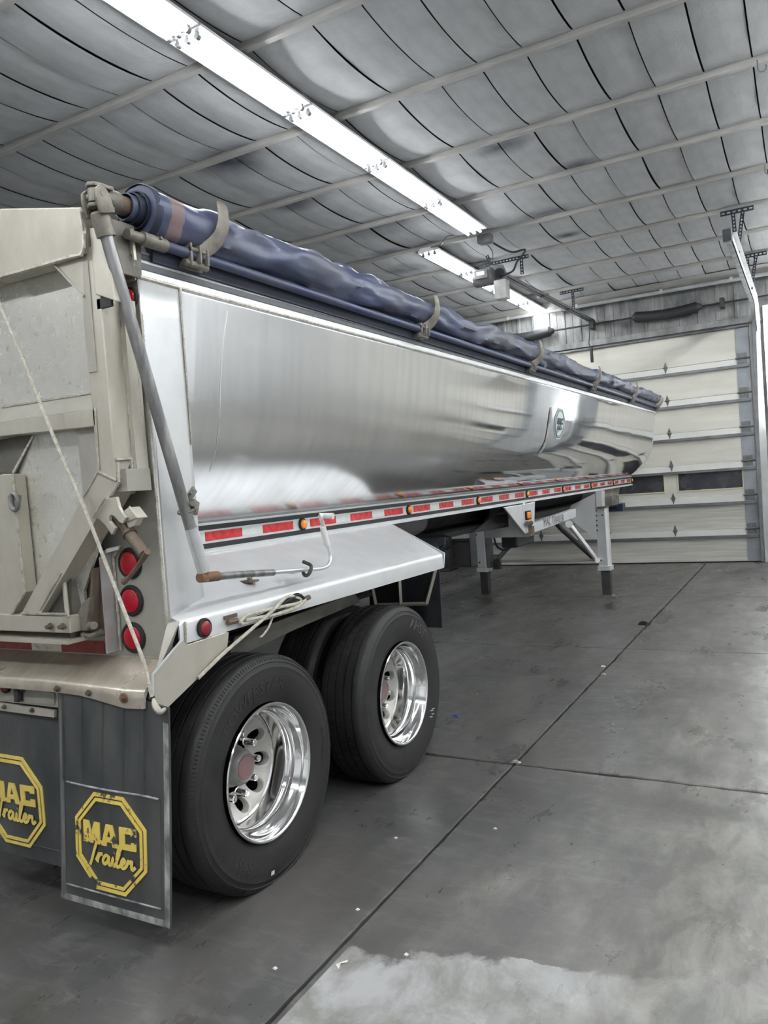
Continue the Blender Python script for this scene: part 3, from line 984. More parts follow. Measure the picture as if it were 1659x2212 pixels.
# ---- hull badge: octagon with MAC over Trailer
M_ = [[(0, 0), (0, 8), (3.2, 8), (4.5, 4), (5.8, 8), (9, 8), (9, 0), (6.4, 0), (6.4, 4), (5.3, 0), (3.7, 0), (2.6, 4), (2.6, 0)],
      [(9.6, 0), (12.2, 8), (15.6, 8), (18.2, 0), (15.5, 0), (15.1, 1.6), (12.7, 1.6), (12.7, 3.4), (14.6, 3.4), (13.9, 6), (12.72, 3.45), (12.68, 1.6), (12.3, 0)],
      [(18.9, 0), (18.9, 8), (27, 8), (27, 5.2), (24.5, 5.2), (24.5, 5.9), (21.6, 5.9), (21.6, 2.1), (24.5, 2.1), (24.5, 2.9), (27, 2.9), (27, 0)]]
SCRIPT = [[(-.3, 6.2), (.2, 6.9), (1.5, 7.0), (3, 6.6), (3.9, 6.8)], [(2.0, 6.9), (1.4, 4.5), (.9, 2.2), (.5, .9)],
          [(2.0, 2.2), (2.5, 3.4), (2.75, 4.1), (2.6, 3.2), (2.4, 1.9)], [(2.6, 3.1), (3.1, 3.9), (3.7, 3.9)],
          [(5.3, 3.6), (4.6, 3.9), (4.0, 3.2), (3.9, 2.3), (4.4, 1.9), (5.0, 2.6), (5.4, 3.7), (5.3, 2.4), (5.6, 1.85), (6.1, 2.3), (6.4, 3.7), (6.3, 2.3), (6.6, 1.85), (7.1, 2.4), (7.9, 5.0), (8.1, 6.3), (7.75, 6.5), (7.4, 4.6), (7.3, 2.4), (7.7, 1.85), (8.4, 2.4), (9.1, 3.0), (9.3, 3.6), (8.9, 3.85), (8.5, 3.1), (8.5, 2.2), (9.1, 1.85), (9.8, 2.5), (10.2, 3.8), (10.4, 3.3), (11.0, 3.7), (11.0, 2.5), (11.3, 1.9), (12.0, 2.6)],
          [(6.62, 4.75), (6.66, 4.85)]]
def emblem(fn, size, parent, nm, mats, th, slant=0.0, ringmat=None, w_=.055, wide=1.0):
    """octagon rings, block capitals and script; fn maps (u, v, out) to the surface"""
    def ring(ro, ri):
        mb = MB()
        k = 8
        def pt(r, i):
            w = PI / 8 + i * PI / 4
            return (math.cos(w) * r / math.cos(PI / 8) * size * wide, math.sin(w) * r / math.cos(PI / 8) * size)
        vs = [fn(*pt(ro, i), 0) for i in range(k)] + [fn(*pt(ri, i), 0) for i in range(k)] + [fn(*pt(ro, i), th) for i in range(k)] + [fn(*pt(ri, i), th) for i in range(k)]
        fs = []
        for i in range(k):
            l = (i + 1) % k
            fs += [(16 + i, 16 + l, 24 + l, 24 + i), (i, l, 16 + l, 16 + i), (8 + l, 8 + i, 24 + i, 24 + l)]
        return mb.add(vs, fs)
    build(nm + '_border', ring(1.0, .93), ringmat or mats, parent, smooth=0)
    build(nm + '_border', ring(.895, .83), ringmat or mats, parent, smooth=0)
    for L_ in M_:
        s_ = size * 1.48 / 27
        P = []
        for a, b in L_:
            v_ = b * s_ * 1.02 - .05 * size
            P.append(((a - 13.5) * s_ + v_ * slant, v_))
        mb = MB()
        k = len(P)
        vs = [fn(u, v_, 0) for u, v_ in P] + [fn(u, v_, th) for u, v_ in P]
        build(nm + '_letter', mb.add(vs, [tuple(range(k, 2 * k))] + [(i, (i + 1) % k, k + (i + 1) % k, k + i) for i in range(k)]), mats, parent, smooth=0)
    mb = MB()
    for st in SCRIPT:
        s_ = size * 1.18 / 12.4
        pts = [((a - 5.75) * s_ * 1.15 + b * s_ * .14, (b - 1.9) * s_ * .98 - .42 * size) for a, b in st]
        sm_ = [V((u, v_, 0)) for u, v_ in pts]
        sm_ = catmull(sm_, 4) if len(sm_) > 2 else sm_
        W_ = w_ * size * .40
        n = len(sm_)
        vs, fs = [], []
        for i in range(n):
            tt = (sm_[min(i + 1, n - 1)] - sm_[max(i - 1, 0)]).normalized()
            nn = V((-tt.y, tt.x, 0))
            for sg in (-1, 1):
                q = sm_[i] + nn * sg * W_
                vs.append(fn(q.x, q.y, th * 1.25))
        for i in range(n - 1):
            fs.append((2 * i, 2 * i + 1, 2 * i + 3, 2 * i + 2))
        mb.add(vs, fs)
    build(nm + '_script', mb, mats, parent, smooth=0)
bc = (-0.075, 4.581, 2.184)
def badge(u, v, w):
    return on_hull(bc[1] + u, bc[2] + v, .004 + w)
k8 = [(math.cos(PI / 8 + i * PI / 4) * .195, math.sin(PI / 8 + i * PI / 4) * .165) for i in range(8)]
bd = build('badge', MB().add([badge(a, b, 0) for a, b in k8], [tuple(range(8))]), 'decal', T, smooth=0)
emblem(badge, .14, bd, 'badge', 'decal_dark', .002, .18, 'decal_green', .07, 1.15)

# ---- top rail extrusion
tp = [(0, 2.503), (.005, 2.506), (.005, 2.540), (.002, 2.543), (.002, 2.566), (.005, 2.568), (.005, 2.577), (.002, 2.579), (.002, 2.600), (.004, 2.602), (.004, 2.610), (-.002, 2.613), (-.09, 2.613), (-.09, 2.503)]
def rail_mesh(side):
    mb = MB()
    vs, fs = [], []
    for y in (-1.04, 1.5, 4, 7, 10.08):
        for a, b in tp:
            vs.append((a if side > 0 else 2 * XC - a, y, b + dz(y)))
    k = len(tp)
    for j in range(4):
        for i in range(k):
            l = (i + 1) % k
            fs.append((j * k + i, j * k + l, (j + 1) * k + l, (j + 1) * k + i))
    fs += [tuple(range(k)), tuple(range(4 * k, 5 * k))]
    return mb.add(vs, fs)
build('top_rail', rail_mesh(1), 'alu_white', T, smooth=0)
build('top_rail', rail_mesh(-1), 'alu_white', T, smooth=0)

for z0_, z1_ in ((2.543, 2.566), (2.579, 2.600)):  # dark strips laid along the two grooves of the top rail
    vs = []
    for y in (-1.038, 10.08):
        vs += [(.0045, y, z0_ + dz(y)), (.0065, y, z0_ + dz(y)), (.0065, y, z1_ + dz(y)), (.0045, y, z1_ + dz(y))]
    build('rail_stripe', MB().add(vs, [(0, 1, 5, 4), (1, 2, 6, 5), (2, 3, 7, 6), (3, 0, 4, 7), (0, 3, 2, 1), (4, 5, 6, 7)]), 'rail_dark', T, smooth=0)
# ---- tape rail with stripes, reflective tape and marker lamps
RY1 = 10.22
rail = build('side_rail', MB().box(-.56, TX, -.80, RY1, TZ, 1.563).box(-.60, TX + .012, -.80, RY1, TZ - .006, TZ + .004), 'alu_white', T, smooth=0)
build('side_rail', MB().box(2 * XC - TX, 2 * XC + .56, -.80, RY1, TZ, 1.563), 'alu_white', T, smooth=0)
build('black_stripe', MB().box(TX, TX + .002, -.8, RY1, 1.527, 1.551), 'black_stripe', rail, smooth=0)
build('black_stripe', MB().box(TX, TX + .002, -.8, RY1, 1.436, 1.461), 'black_stripe', rail, smooth=0)
YT, PT = -.2742, .4572
rt = build('red_tape', MB().box(TX, TX + .0025, YT, YT + .281, 1.4727, 1.518), 'red_tape', rail, smooth=0)
wt = build('white_tape', MB().box(TX, TX + .0025, YT + .283, YT + PT - .002, 1.4727, 1.518), 'white_tape', rail, smooth=0)
def octo(y, z, r, mt, x=TX + .003):
    mb = MB()
    vs = []
    for rr_ in (r, r * .82):
        for i in range(8):
            w = PI / 8 + i * PI / 4
            vs.append((x, y + math.cos(w) * rr_, z + math.sin(w) * rr_))
    return build('tape_mark', mb.add(vs, [(i, (i + 1) % 8, 8 + (i + 1) % 8, 8 + i) for i in range(8)]), mt, rail, smooth=0)
M['mark_red'] = mk('tape_mark_red', (.42, .03, .035), .3)
M['mark_white'] = mk('tape_mark_white', (.74, .75, .73), .3)
om = octo(YT + .14, 1.495, .018, 'mark_red')
ow = octo(YT + .37, 1.495, .018, 'mark_white')
def lamp(name, c, axis, r, lens, parent, dome=.3, ring='rubber_black', sgn=1):
    g = build(name, MB().lathe([(-.006, r * .6), (-.006, r * 1.28), (.004, r * 1.34), (.010, r * 1.26), (.012, r * 1.08), (.008, r)], c, axis, 28, sgn), ring, parent)
    pf = [(.004, r * 1.02)] + [(.010 + r * dome * math.sin(w) * .9, r * math.cos(w)) for w in (.0, .25, .5, .8, 1.1, 1.35)] + [(.010 + r * dome * .9, 0.0)]
    build('lens', MB().lathe(pf, c, axis, 28, sgn), lens, g)
    return g
ml = None
for k in range(-1, 23):
    if k != 0:
        copy(rt, 'red_tape', rail, (0, PT * k, 0))
    if 0 < k < 9:
        copy(om, 'tape_mark', rail, (0, PT * k, 0))
    if k % 3 == 1:
        lamp('marker_lamp', (TX + .002, YT + PT * k + .283 + .088, 1.494), 'x', .027, 'lens_amber', T, .75)
    else:
        if k != 0:
            copy(wt, 'white_tape', rail, (0, PT * k, 0))
        if 0 < k < 9:
            copy(ow, 'tape_mark', rail, (0, PT * k, 0))

# ---- corner sheet joining the hull to the rear frame
mb = MB()
A, B, C_, D = V((0, -1.045, 1.212)), V((0, -1.045, 2.507)), V((0, -.834, 2.508)), V((-.10, -.725, 1.253))
n = 10
vs, fs = [], []
for i in range(n + 1):
    u = i / n
    for (p, q) in ((A, D), (B, C_)):
        pass
    lo, hi = A.lerp(D, u), B.lerp(C_, u)
    for j in range(n + 1):
        vs.append(lo.lerp(hi, j / n) + V((.004, 0, 0)))
fs = [(i * (n + 1) + j, (i + 1) * (n + 1) + j, (i + 1) * (n + 1) + j + 1, i * (n + 1) + j + 1) for i in range(n) for j in range(n)]
cs = build('corner_sheet', mb.add(vs, fs), 'alu_white', T, smooth=60)
sm = cs.modifiers.new('gauge', 'SOLIDIFY')
sm.thickness = .008
sm.offset = -1
build('corner_return', MB().plate([(-.004, -.84, 2.5), (-.11, -.735, 1.25), (-.5, -.735, 1.22), (-.5, -.84, 2.5)], .006), 'alu', T, smooth=0)
build('weld_bead', MB().bead([(.003, -1.046, 1.22), (.003, -1.046, 2.385)], .0062), 'weld', T)
build('weld_bead', MB().bead([(.006, -.834, 2.50), (-.040, -.786, 1.90)], .0040), 'weld', T)
build('weld_bead', MB().bead([(.006, -1.04, 2.512), (.006, -.835, 2.512), (.006, -.83, 2.49)], .007), 'weld', T)
build('weld_bead', MB().bead([(.004, -1.04, 1.218), (-.096, -.728, 1.256)], .006), 'weld', T)

# ---- rear frame face
rf = build('rear_frame', MB().box(2 * XC, 0, -1.048, -1.02, 1.085, 2.505), 'frame_grey', T, smooth=0)
build('frame_top', MB().box(2 * XC, 0, -1.05, -.95, 2.50, 2.60).plate([(-0.048, -1.060, 2.681), (0.017, -1.060, 2.670), (0.005, -1.060, 2.504), (-0.070, -1.060, 2.498)], .03, (0, 1, 0)), 'alu_dark', rf, smooth=0)
build('frame_gusset', MB().plate([(-0.026, -1.090, 2.675), (0.033, -1.090, 2.670), (0.036, -1.090, 2.558)], .012, (0, 1, 0)).plate([(-0.134, -1.000, 2.762), (-0.109, -1.000, 2.716), (-0.071, -1.000, 2.708)], .01, (0, 1, 0)), 'alu_dirty', rf, smooth=0)
build('weld_bead', MB().bead([(-0.064, -1.065, 2.496), (0.010, -1.065, 2.499)], .006).bead([(0.021, -1.075, 2.665), (0.013, -1.075, 2.499)], .005), 'weld', rf)
for (c, nm) in (((-.154, 1.454), 0), ((-.163, 1.311), 1), ((-.168, 1.168), 2)):
    lamp('tail_lamp', (c[0], -1.05, c[1]), 'y', .0455, 'lens_red', T, .18, sgn=-1)
lamp('corner_lamp', (-.037, -1.05, 2.441), 'y', .029, 'lens_red', T, .5, sgn=-1)
lb = build('lamp_guard', MB().plate([(-.247, -1.048, 1.522), (-.25, -1.085, 1.508), (-.25, -1.109, 1.484), (-.255, -1.107, 1.115), (-.255, -1.048, 1.115)], .006, (-1, 0, 0)).plate([(-0.223, -1.100, 1.516), (-0.195, -1.050, 1.524), (-0.197, -1.050, 1.510), (-0.225, -1.100, 1.500)], .004), 'alu', T, smooth=0)
build('weld_bead', MB().bead([(-0.192, -1.053, 1.521), (-0.240, -1.053, 1.481), (-0.240, -1.053, 1.116)], .006), 'weld', lb)

# ---- apron (rear bumper) with bolts, under it the flap rails
AP = [(-1.05, 1.092), (-1.09, 1.075), (-1.165, 1.035), (-1.188, 1.022), (-1.198, 1.008), (-1.2, .99), (-1.2, .958), (-1.195, .958), (-1.193, .99), (-1.18, 1.01), (-1.09, 1.062), (-1.05, 1.08)]
mb = MB()
vs, fs = [], []
xs = [2 * XC - .03] + [-2.0 + .08 * i for i in range(26)] + [.02]
xs = sorted(set(round(x, 3) for x in xs if x <= .021))
for x in xs:
    for y, z in AP:
        droop = .016 * math.exp(-((x + .05) / .10) ** 2) * (1 if y < -1.15 else 0)
        top = .0 if x < -.05 else .0
        up_ = min(1, max(0, (-.12 - x) / .25))
        vs.append((x, y + .003 * math.sin(x * 9) * (1 if y < -1.19 else 0), z - droop * (1 if z < 1.0 else .4) + .018 * up_ * up_ * (3 - 2 * up_) * (1 if z < .97 else 0)))
k = len(AP)
for j in range(len(xs) - 1):
    for i in range(k):
        l = (i + 1) % k
        fs.append((j * k + i, j * k + l, (j + 1) * k + l, (j + 1) * k + i))
fs += [tuple(range(k)), tuple(range((len(xs) - 1) * k, len(xs) * k))]
M['apron'] = mk('stained_apron', (.62, .57, .48), .34, .6, (.36, .31, .25), 3.0, (1.6, .6, 1), .1, .06, 40)
ap = build('rear_apron', mb.add(vs, fs), 'apron', T, smooth=40)
build('weld_bead', MB().bead([(-.27, -1.052, 1.093), (-.01, -1.052, 1.093)], .005), 'weld', ap)
def bolt(mb, c, r, axis='y', sg=-1, h=.012):
    mb.lathe([(0, r * 1.5), (h * .25, r * 1.5), (h * .25, r), (h, r * .9), (h, 0)], c, axis, 8, sg)
    return mb
for q, mt in (((-0.433, -1.205, 0.994), 'rusty'), ((-0.259, -1.205, 0.989), 'rusty'), ((-0.074, -1.210, 0.985), 'rusty'), ((0.066, -1.205, 0.995), 'dark_steel')):
    build('bolt', bolt(MB(), q, .0085), mt, ap)
q = (-0.079, -1.204, 0.981)
build('washer', MB().lathe([(-.002, .019), (.003, .019), (.003, 0)], q, 'y', 16, -1), 'rust_orange', ap)

fb = build('flap_rail', MB().plate([(-1.043, -1.160, 0.900), (-0.522, -1.160, 0.889), (-0.526, -1.160, 0.861), (-1.048, -1.160, 0.866)], .012, (0, 1, 0)).box(-1.9, -.46, -1.15, -1.10, .90, .985), 'alu_dirty', T, smooth=0)
for q in ((-0.826, -1.162, 0.883), (-0.651, -1.162, 0.882)):
    build('bolt', bolt(MB(), q, .007), 'rusty', fb)
pb = build('plate_box', MB().plate([(-1.035, -1.158, 0.976), (-0.516, -1.158, 0.959), (-0.522, -1.158, 0.911), (-1.045, -1.158, 0.909)], .01, (0, 1, 0)), 'frame_grey', T, smooth=0)
build('latch_tab', MB().box(-.73, -.705, -1.185, -1.16, .915, .965).box(-.745, -.69, -1.17, -1.158, .955, .985), 'dark_steel', pb, bev=.003)
lamp('plate_lamp', (-0.805, -1.160, 0.968), 'y', .02, 'lens_dim', T, .3, sgn=-1)
# rear reflective tape under the gate
for a, b, mt, nm in ((-.585, -.335, 'red_tape_dirty', 'red_tape'), (-.772, -.587, 'white_tape_dirty', 'white_tape'), (-1.1, -.774, 'red_tape_dirty', 'red_tape')):
    build(nm, MB().box(a, b, -1.052, -1.046, 1.098, 1.148), mt, rf, smooth=0)

# ---- mud flaps
def flap(name, x0, x1, y, z0, z1, lean, worn, bendx=0, cut=0):
    def fn(u, v, w):                                  # u across 0..1, v up 0..1
        x = x0 + (x1 - x0) * u + lean * (1 - v)
        return V((x, y - .018 * math.sin(PI * v) * math.sin(PI * u * .9 + .2) - w + bendx * (1 - v) ** 2, z0 + (z1 - z0) * v - max(0, u - .80) * cut * v))
    mb = MB()
    nu, nv = 15, 16
    vs = [fn(i / nu, j / nv, w) for w in (0, -.009) for j in range(nv + 1) for i in range(nu + 1)]
    K = (nu + 1) * (nv + 1)
    fs = []
    for j in range(nv):
        for i in range(nu):
            a = j * (nu + 1) + i
            fs += [(a, a + 1, a + nu + 2, a + nu + 1), (K + a, K + a + nu + 1, K + a + nu + 2, K + a + 1)]
    rim = [i for i in range(nu + 1)] + [(j + 1) * (nu + 1) - 1 for j in range(1, nv + 1)] + [nv * (nu + 1) + i for i in range(nu - 1, -1, -1)] + [j * (nu + 1) for j in range(nv - 1, 0, -1)]
    for a, b in zip(rim, rim[1:] + rim[:1]):
        fs.append((a, K + a, K + b, b))
    f = build(name, mb.add(vs, fs), 'flap', T, smooth=40)
    def strip(u0, v0, u1, v1, wd, mt, nm, h=.003):
        n = 10
        vs, fs = [], []
        d = V((u1 - u0, v1 - v0))
        horiz = abs(d.x) > abs(d.y)
        for i in range(n + 1):
            t_ = i / n
            u, v = u0 + d.x * t_, v0 + d.y * t_
            k = wd / ((z1 - z0) if horiz else (x1 - x0))
            for s_, hh in ((-1, 0), (-.4, h), (.4, h), (1, 0)):
                vs.append(fn(u + (0 if horiz else s_ * k), v + (s_ * k if horiz else 0), hh + .0005))
        for i in range(n):
            for j in range(3):
                fs.append((i * 4 + j, i * 4 + j + 1, (i + 1) * 4 + j + 1, (i + 1) * 4 + j))
        return build(nm, MB().add(vs, fs), mt, f, smooth=30)
    return f, fn, strip
f1, fn1, st1 = flap('mud_flap', -.452, .122, -1.19, .168, .975, -.058, True, -.02, .10)
for u in (.05, .24, .435, .625, .80):
    st1(u, .585, u, .99, .006, 'flap', 'flap_rib', .006)
st1(.08, .575, .92, .575, .004, 'flap_worn', 'flap_rib', .004)
st1(.06, .075, .93, .075, .0035, 'flap_worn', 'flap_rib', .004)
st1(.06, .08, .06, .57, .003, 'flap', 'flap_rib', .003)
st1(.93, .08, .93, .57, .003, 'flap', 'flap_rib', .003)
st1(.978, .0, .978, .93, .012, 'flap_worn', 'worn_edge', .0015)
st1(.03, .02, .03, .97, .012, 'flap_worn2', 'worn_edge', .002)
st1(.0, .012, 1, .012, .013, 'flap_worn', 'worn_edge', .0015)
def em1(u, v, w):
    return fn1((u + .286) / .574, (v + .262) / .807, w + .001)
emblem(em1, .186, f1, 'emblem', 'yellow_worn', .004, 0, 'yellow_worn', .09, 1.0)
f2, fn2, st2 = flap('centre_flap', -1.12, -.487, -1.135, .238, .90, -.02, False, 0)
st2(.03, .10, .97, .10, .003, 'flap', 'flap_rib', .003)
def em2(u, v, w):
    return fn2((u + .292) / .633, (v + .246) / .662, w + .001)
emblem(em2, .192, f2, 'emblem', 'yellow', .004, 0, 'yellow', .09, 1.0)
f3, fn3, st3 = flap('mud_flap', 2 * XC - .1, 2 * XC + .45, -1.19, .168, .975, .03, True, -.02)
def em3(u, v, w):
    return fn3((u + .27) / .574, (v + .258) / .807, w + .001)
emblem(em3, .186, f3, 'emblem', 'yellow_worn', .004, 0, 'yellow_worn', .09, 1.0)

# ---- tailgate
G = sub('tailgate', T)
YR, YS = -1.20, -1.125
def Yp(*pts):
    return list(pts)
_sk = [(-.09, 2.62), (-.09, 1.77), (-.335, 1.36), (-.335, 1.2)]
build('skin_panel', MB().prism(_sk + [(2 * XC - a, b) for a, b in _sk[::-1]], 'y', YS, YS + .012), 'alu_panel', G, smooth=0)
# top box
build('top_box', MB().plate([(-1.089, -1.220, 2.947), (-0.488, -1.220, 2.828), (-0.073, -1.220, 2.735), (-0.052, -1.220, 2.644), (-0.072, -1.220, 2.574), (-0.523, -1.220, 2.579), (-1.145, -1.220, 2.598)], .085, (0, 1, 0)), 'alu_dirty', G, smooth=0, bev=.006)
build('top_box', MB().box(2 * XC + .1, -.6, -1.22, -1.14, 2.58, 2.82), 'alu_dirty', G, smooth=0)
build('weld_bead', MB().bead([(-0.618, -1.222, 2.580), (-0.520, -1.222, 2.578), (-0.144, -1.222, 2.573), (-0.082, -1.222, 2.570), (-0.065, -1.222, 2.590), (-0.059, -1.222, 2.638)], .008, .014), 'weld', G)
build('weld_bead', MB().bead([(-0.070, -1.222, 2.726), (-0.063, -1.222, 2.650)], .006, .014), 'weld', G)
build('corner_gusset', MB().plate([(-0.240, -1.205, 2.569), (-0.096, -1.205, 2.566), (-0.105, -1.205, 2.431)], .008, (0, 1, 0)).tube([(-0.244, -1.206, 2.570), (-0.104, -1.206, 2.429)], .006, 6), 'alu_dirty', G, smooth=0)
# right upright tube
def zx(p):
    return p
up = [(-0.099, -1.200, 2.568), (-0.016, -1.200, 2.551), (-0.034, -1.200, 2.402), (-0.033, -1.200, 1.964), (-0.028, -1.200, 1.809), (-0.114, -1.200, 1.802), (-0.105, -1.200, 2.053)]
build('upright', MB().box(-.122, -.03, YR, YR + .095, 1.74, 2.60), 'alu_dirty', G, smooth=0, bev=.005)
build('upright_face', MB().box(-.118, -.075, YR - .004, YR, 2.16, 2.585), 'stile' if False else 'frame_grey', G, smooth=0)
build('hinge_hood', MB().plate([(-0.053, -1.205, 2.661), (0.029, -1.205, 2.649), (0.044, -1.205, 2.387), (-0.049, -1.205, 2.427)], .03, (0, 1, 0)), 'alu_dirty', G, smooth=0, bev=.004)
build('hood_mouth', MB().box(-.05, .02, -1.2, -1.19, 2.375, 2.41), 'undercarriage', G, smooth=0)
build('hinge_post', MB().box(-.02, .02, -1.2, -1.06, 2.50, 2.69), 'alu_dark', G, smooth=0, bev=.004)
build('weld_bead', MB().bead([(-.028, -1.115, 1.80), (-.028, -1.115, 2.38)], .005, .012).bead([(-.012, -1.075, 1.80), (-.012, -1.075, 2.36)], .005, .012), 'weld', G)
build('upright_flange', MB().box(-.031, -.008, -1.118, -1.06, 1.735, 2.42), 'alu_dirty', G, smooth=0)
# elbow and raking lower tube
DA0, DA1 = (-0.125, -1.203, 1.799), (-0.610, -1.203, 1.280)
DB0, DB1 = (-0.024, -1.203, 1.752), (-0.494, -1.203, 1.282)
build('raking_tube', MB().plate([DA0, DB0, DB1, DA1], .095, (0, 1, 0)), 'alu_dirty', G, smooth=0)
build('elbow', MB().box(-.10, .008, -1.185, -1.07, 1.725, 1.805).plate([(-0.036, -1.190, 1.837), (-0.009, -1.130, 1.840), (-0.014, -1.130, 1.760), (-0.071, -1.130, 1.716), (-0.081, -1.190, 1.712), (-0.034, -1.190, 1.754)], .05, (0, 1, 0)).plate([(-0.142, -1.190, 1.821), (-0.034, -1.190, 1.829), (-0.026, -1.190, 1.746), (-0.150, -1.190, 1.737)], .02, (0, 1, 0)), 'frame_grey', G, smooth=0)
build('weld_bead', MB().bead([(-0.025, -1.195, 1.841), (-0.010, -1.140, 1.843), (-0.019, -1.130, 1.760), (-0.076, -1.130, 1.716)], .006).bead([(-0.011, -1.200, 1.830), (-0.015, -1.200, 1.762), (-0.060, -1.200, 1.715)], .006).bead([(-0.113, -1.203, 1.802), (-0.201, -1.203, 1.715)], .005).bead([(-0.107, -1.204, 1.801), (-0.022, -1.204, 1.765)], .005), 'weld', G)
build('weld_bead', MB().bead([(-0.353, -1.204, 1.442), (-0.496, -1.204, 1.297)], .005).bead([(-0.101, -1.203, 2.034), (-0.107, -1.203, 1.810)], .004), 'weld', G)
build('lower_flange', MB().plate([(-0.184, -1.110, 1.683), (-0.172, -1.110, 1.665), (-0.342, -1.110, 1.430), (-0.357, -1.110, 1.437)], .012, (0, 1, 0)), 'alu_dirty', G, smooth=0)
# bottom rail
build('bottom_rail', MB().plate([(-1.108, -1.205, 1.295), (-0.670, -1.205, 1.276), (-0.329, -1.205, 1.274), (-0.330, -1.205, 1.211), (-1.121, -1.205, 1.210)], .11, (0, 1, 0)), 'alu_dirty', G, smooth=0, bev=.004)
build('bottom_rail', MB().box(2 * XC + .3, -.9, -1.205, -1.1, 1.19, 1.275).box(2 * XC + .3, -.325, -1.225, -1.10, 1.172, 1.186), 'alu_dirty', G, smooth=0)
build('weld_bead', MB().bead([(-0.604, -1.207, 1.283), (-0.331, -1.207, 1.283), (-0.333, -1.207, 1.269)], .0055), 'weld', G)
build('end_box', MB().plate([(-0.392, -1.165, 1.438), (-0.364, -1.100, 1.432), (-0.378, -1.100, 1.174), (-0.353, -1.190, 1.193), (-0.365, -1.180, 1.280)], .02, (0, 1, 0)).plate([(-0.403, -1.160, 1.437), (-0.532, -1.170, 1.283), (-0.372, -1.170, 1.278), (-0.364, -1.160, 1.437)], .01, (0, 1, 0)), 'alu_dark', G, smooth=0)
build('corner_bar', MB().tube([(-0.386, -1.170, 1.435), (-0.370, -1.180, 1.281)], .009, 6), 'alu_dirty', G)
for q in ((-0.429, -1.212, 1.237), (-0.359, -1.212, 1.238)):
    build('bolt', bolt(MB(), q, .009, h=.022), 'rusty', G)
# cross rail: sloped ledge over a flat face
build('cross_rail', MB().plate([(-1.105, -1.200, 2.012), (-0.627, -1.200, 2.036), (-0.103, -1.200, 2.031), (-0.101, -1.200, 1.967), (-0.634, -1.200, 1.982), (-1.112, -1.200, 1.964)], .07, (0, 1, 0)), 'alu_dirty', G, smooth=0, bev=.003)
build('rail_ledge', MB().add([(-1.210, -1.130, 2.094), (-0.717, -1.130, 2.108), (-0.190, -1.130, 2.101), (-0.103, -1.200, 2.031), (-0.627, -1.200, 2.036), (-1.105, -1.200, 2.012)], [(0, 1, 4, 5), (1, 2, 3, 4)]), 'frame_grey', G, smooth=0, recalc=False)
build('weld_bead', MB().bead([(-0.710, -1.135, 2.107), (-0.184, -1.135, 2.100)], .0045), 'weld', G)
# right inner strip and centre post with its chamfered head
build('inner_strip', MB().plate([(-0.243, -1.170, 1.974), (-0.139, -1.170, 1.979), (-0.150, -1.170, 1.807), (-0.240, -1.170, 1.716)], .035, (0, 1, 0)), 'frame_grey', G, smooth=0)
build('centre_post', MB().plate([(-1.188, -1.190, 1.801), (-0.669, -1.190, 1.835), (-0.609, -1.190, 1.831), (-0.600, -1.190, 1.363), (-0.692, -1.190, 1.269), (-1.272, -1.190, 1.260)], .06, (0, 1, 0)), 'alu_dirty', G, smooth=0, bev=.004)
build('post_edge', MB().plate([(-0.607, -1.190, 1.831), (-0.658, -1.140, 1.837), (-0.646, -1.140, 1.359), (-0.597, -1.190, 1.363)], .004), 'alu_dark', G, smooth=0)
build('post_head', MB().plate([(-1.261, -1.135, 1.926), (-0.733, -1.130, 1.988), (-0.542, -1.130, 1.982), (-0.658, -1.140, 1.837), (-0.669, -1.190, 1.835), (-1.188, -1.190, 1.801)], .004), 'alu_dark', G, smooth=0)
build('weld_bead', MB().bead([(-0.604, -1.192, 1.831), (-0.594, -1.192, 1.363), (-0.677, -1.200, 1.275)], .006).bead([(-0.601, -1.192, 1.834), (-0.536, -1.135, 1.978)], .005), 'weld', G)
cl = build('chain_link', MB().tube([V((-0.589, -1.205, 1.721)) + V((.022 * math.cos(w), 0, .032 * math.sin(w))) for w in [2 * PI * i / 16 for i in range(16)]], .009, 8, True).tube([(-0.621, -1.200, 1.748), (-0.619, -1.200, 1.701), (-0.575, -1.200, 1.695), (-0.562, -1.200, 1.745)], .008, 8), 'steel', G)

# ---- gate lock: cheek plates with hook and pin, and the screw jack above the lamps
K = build('gate_lock', MB().plate([(-0.353, -1.100, 1.436), (-0.310, -1.100, 1.446), (-0.263, -1.100, 1.438), (-0.271, -1.100, 1.184), (-0.326, -1.100, 1.172), (-0.401, -1.100, 1.181)], .05, (0, 1, 0)).plate([(-0.269, -1.140, 1.447), (-0.256, -1.140, 1.447), (-0.298, -1.140, 1.204), (-0.316, -1.140, 1.204)], .05, (0, 1, 0)), 'rusty', T, smooth=0, bev=.003)
hk = [(-0.268, -1.160, 1.341), (-0.309, -1.160, 1.319), (-0.343, -1.160, 1.273), (-0.348, -1.160, 1.230), (-0.320, -1.160, 1.209), (-0.294, -1.160, 1.214), (-0.292, -1.160, 1.253), (-0.279, -1.160, 1.291)]
build('hook', MB().plate(hk, .03, (0, 1, 0)), 'cast', K, smooth=0, bev=.004)
build('pin', MB().cyl((-0.315, -1.130, 1.227), (-0.206, -1.200, 1.243), .014, 16), 'cast', K)
build('foot', MB().tube([(-0.345, -1.140, 1.198), (-0.303, -1.140, 1.188), (-0.256, -1.120, 1.203)], .012, 8).cyl((-0.326, -1.150, 1.193), (-0.387, -1.100, 1.181), .011, 10), 'cast', K)
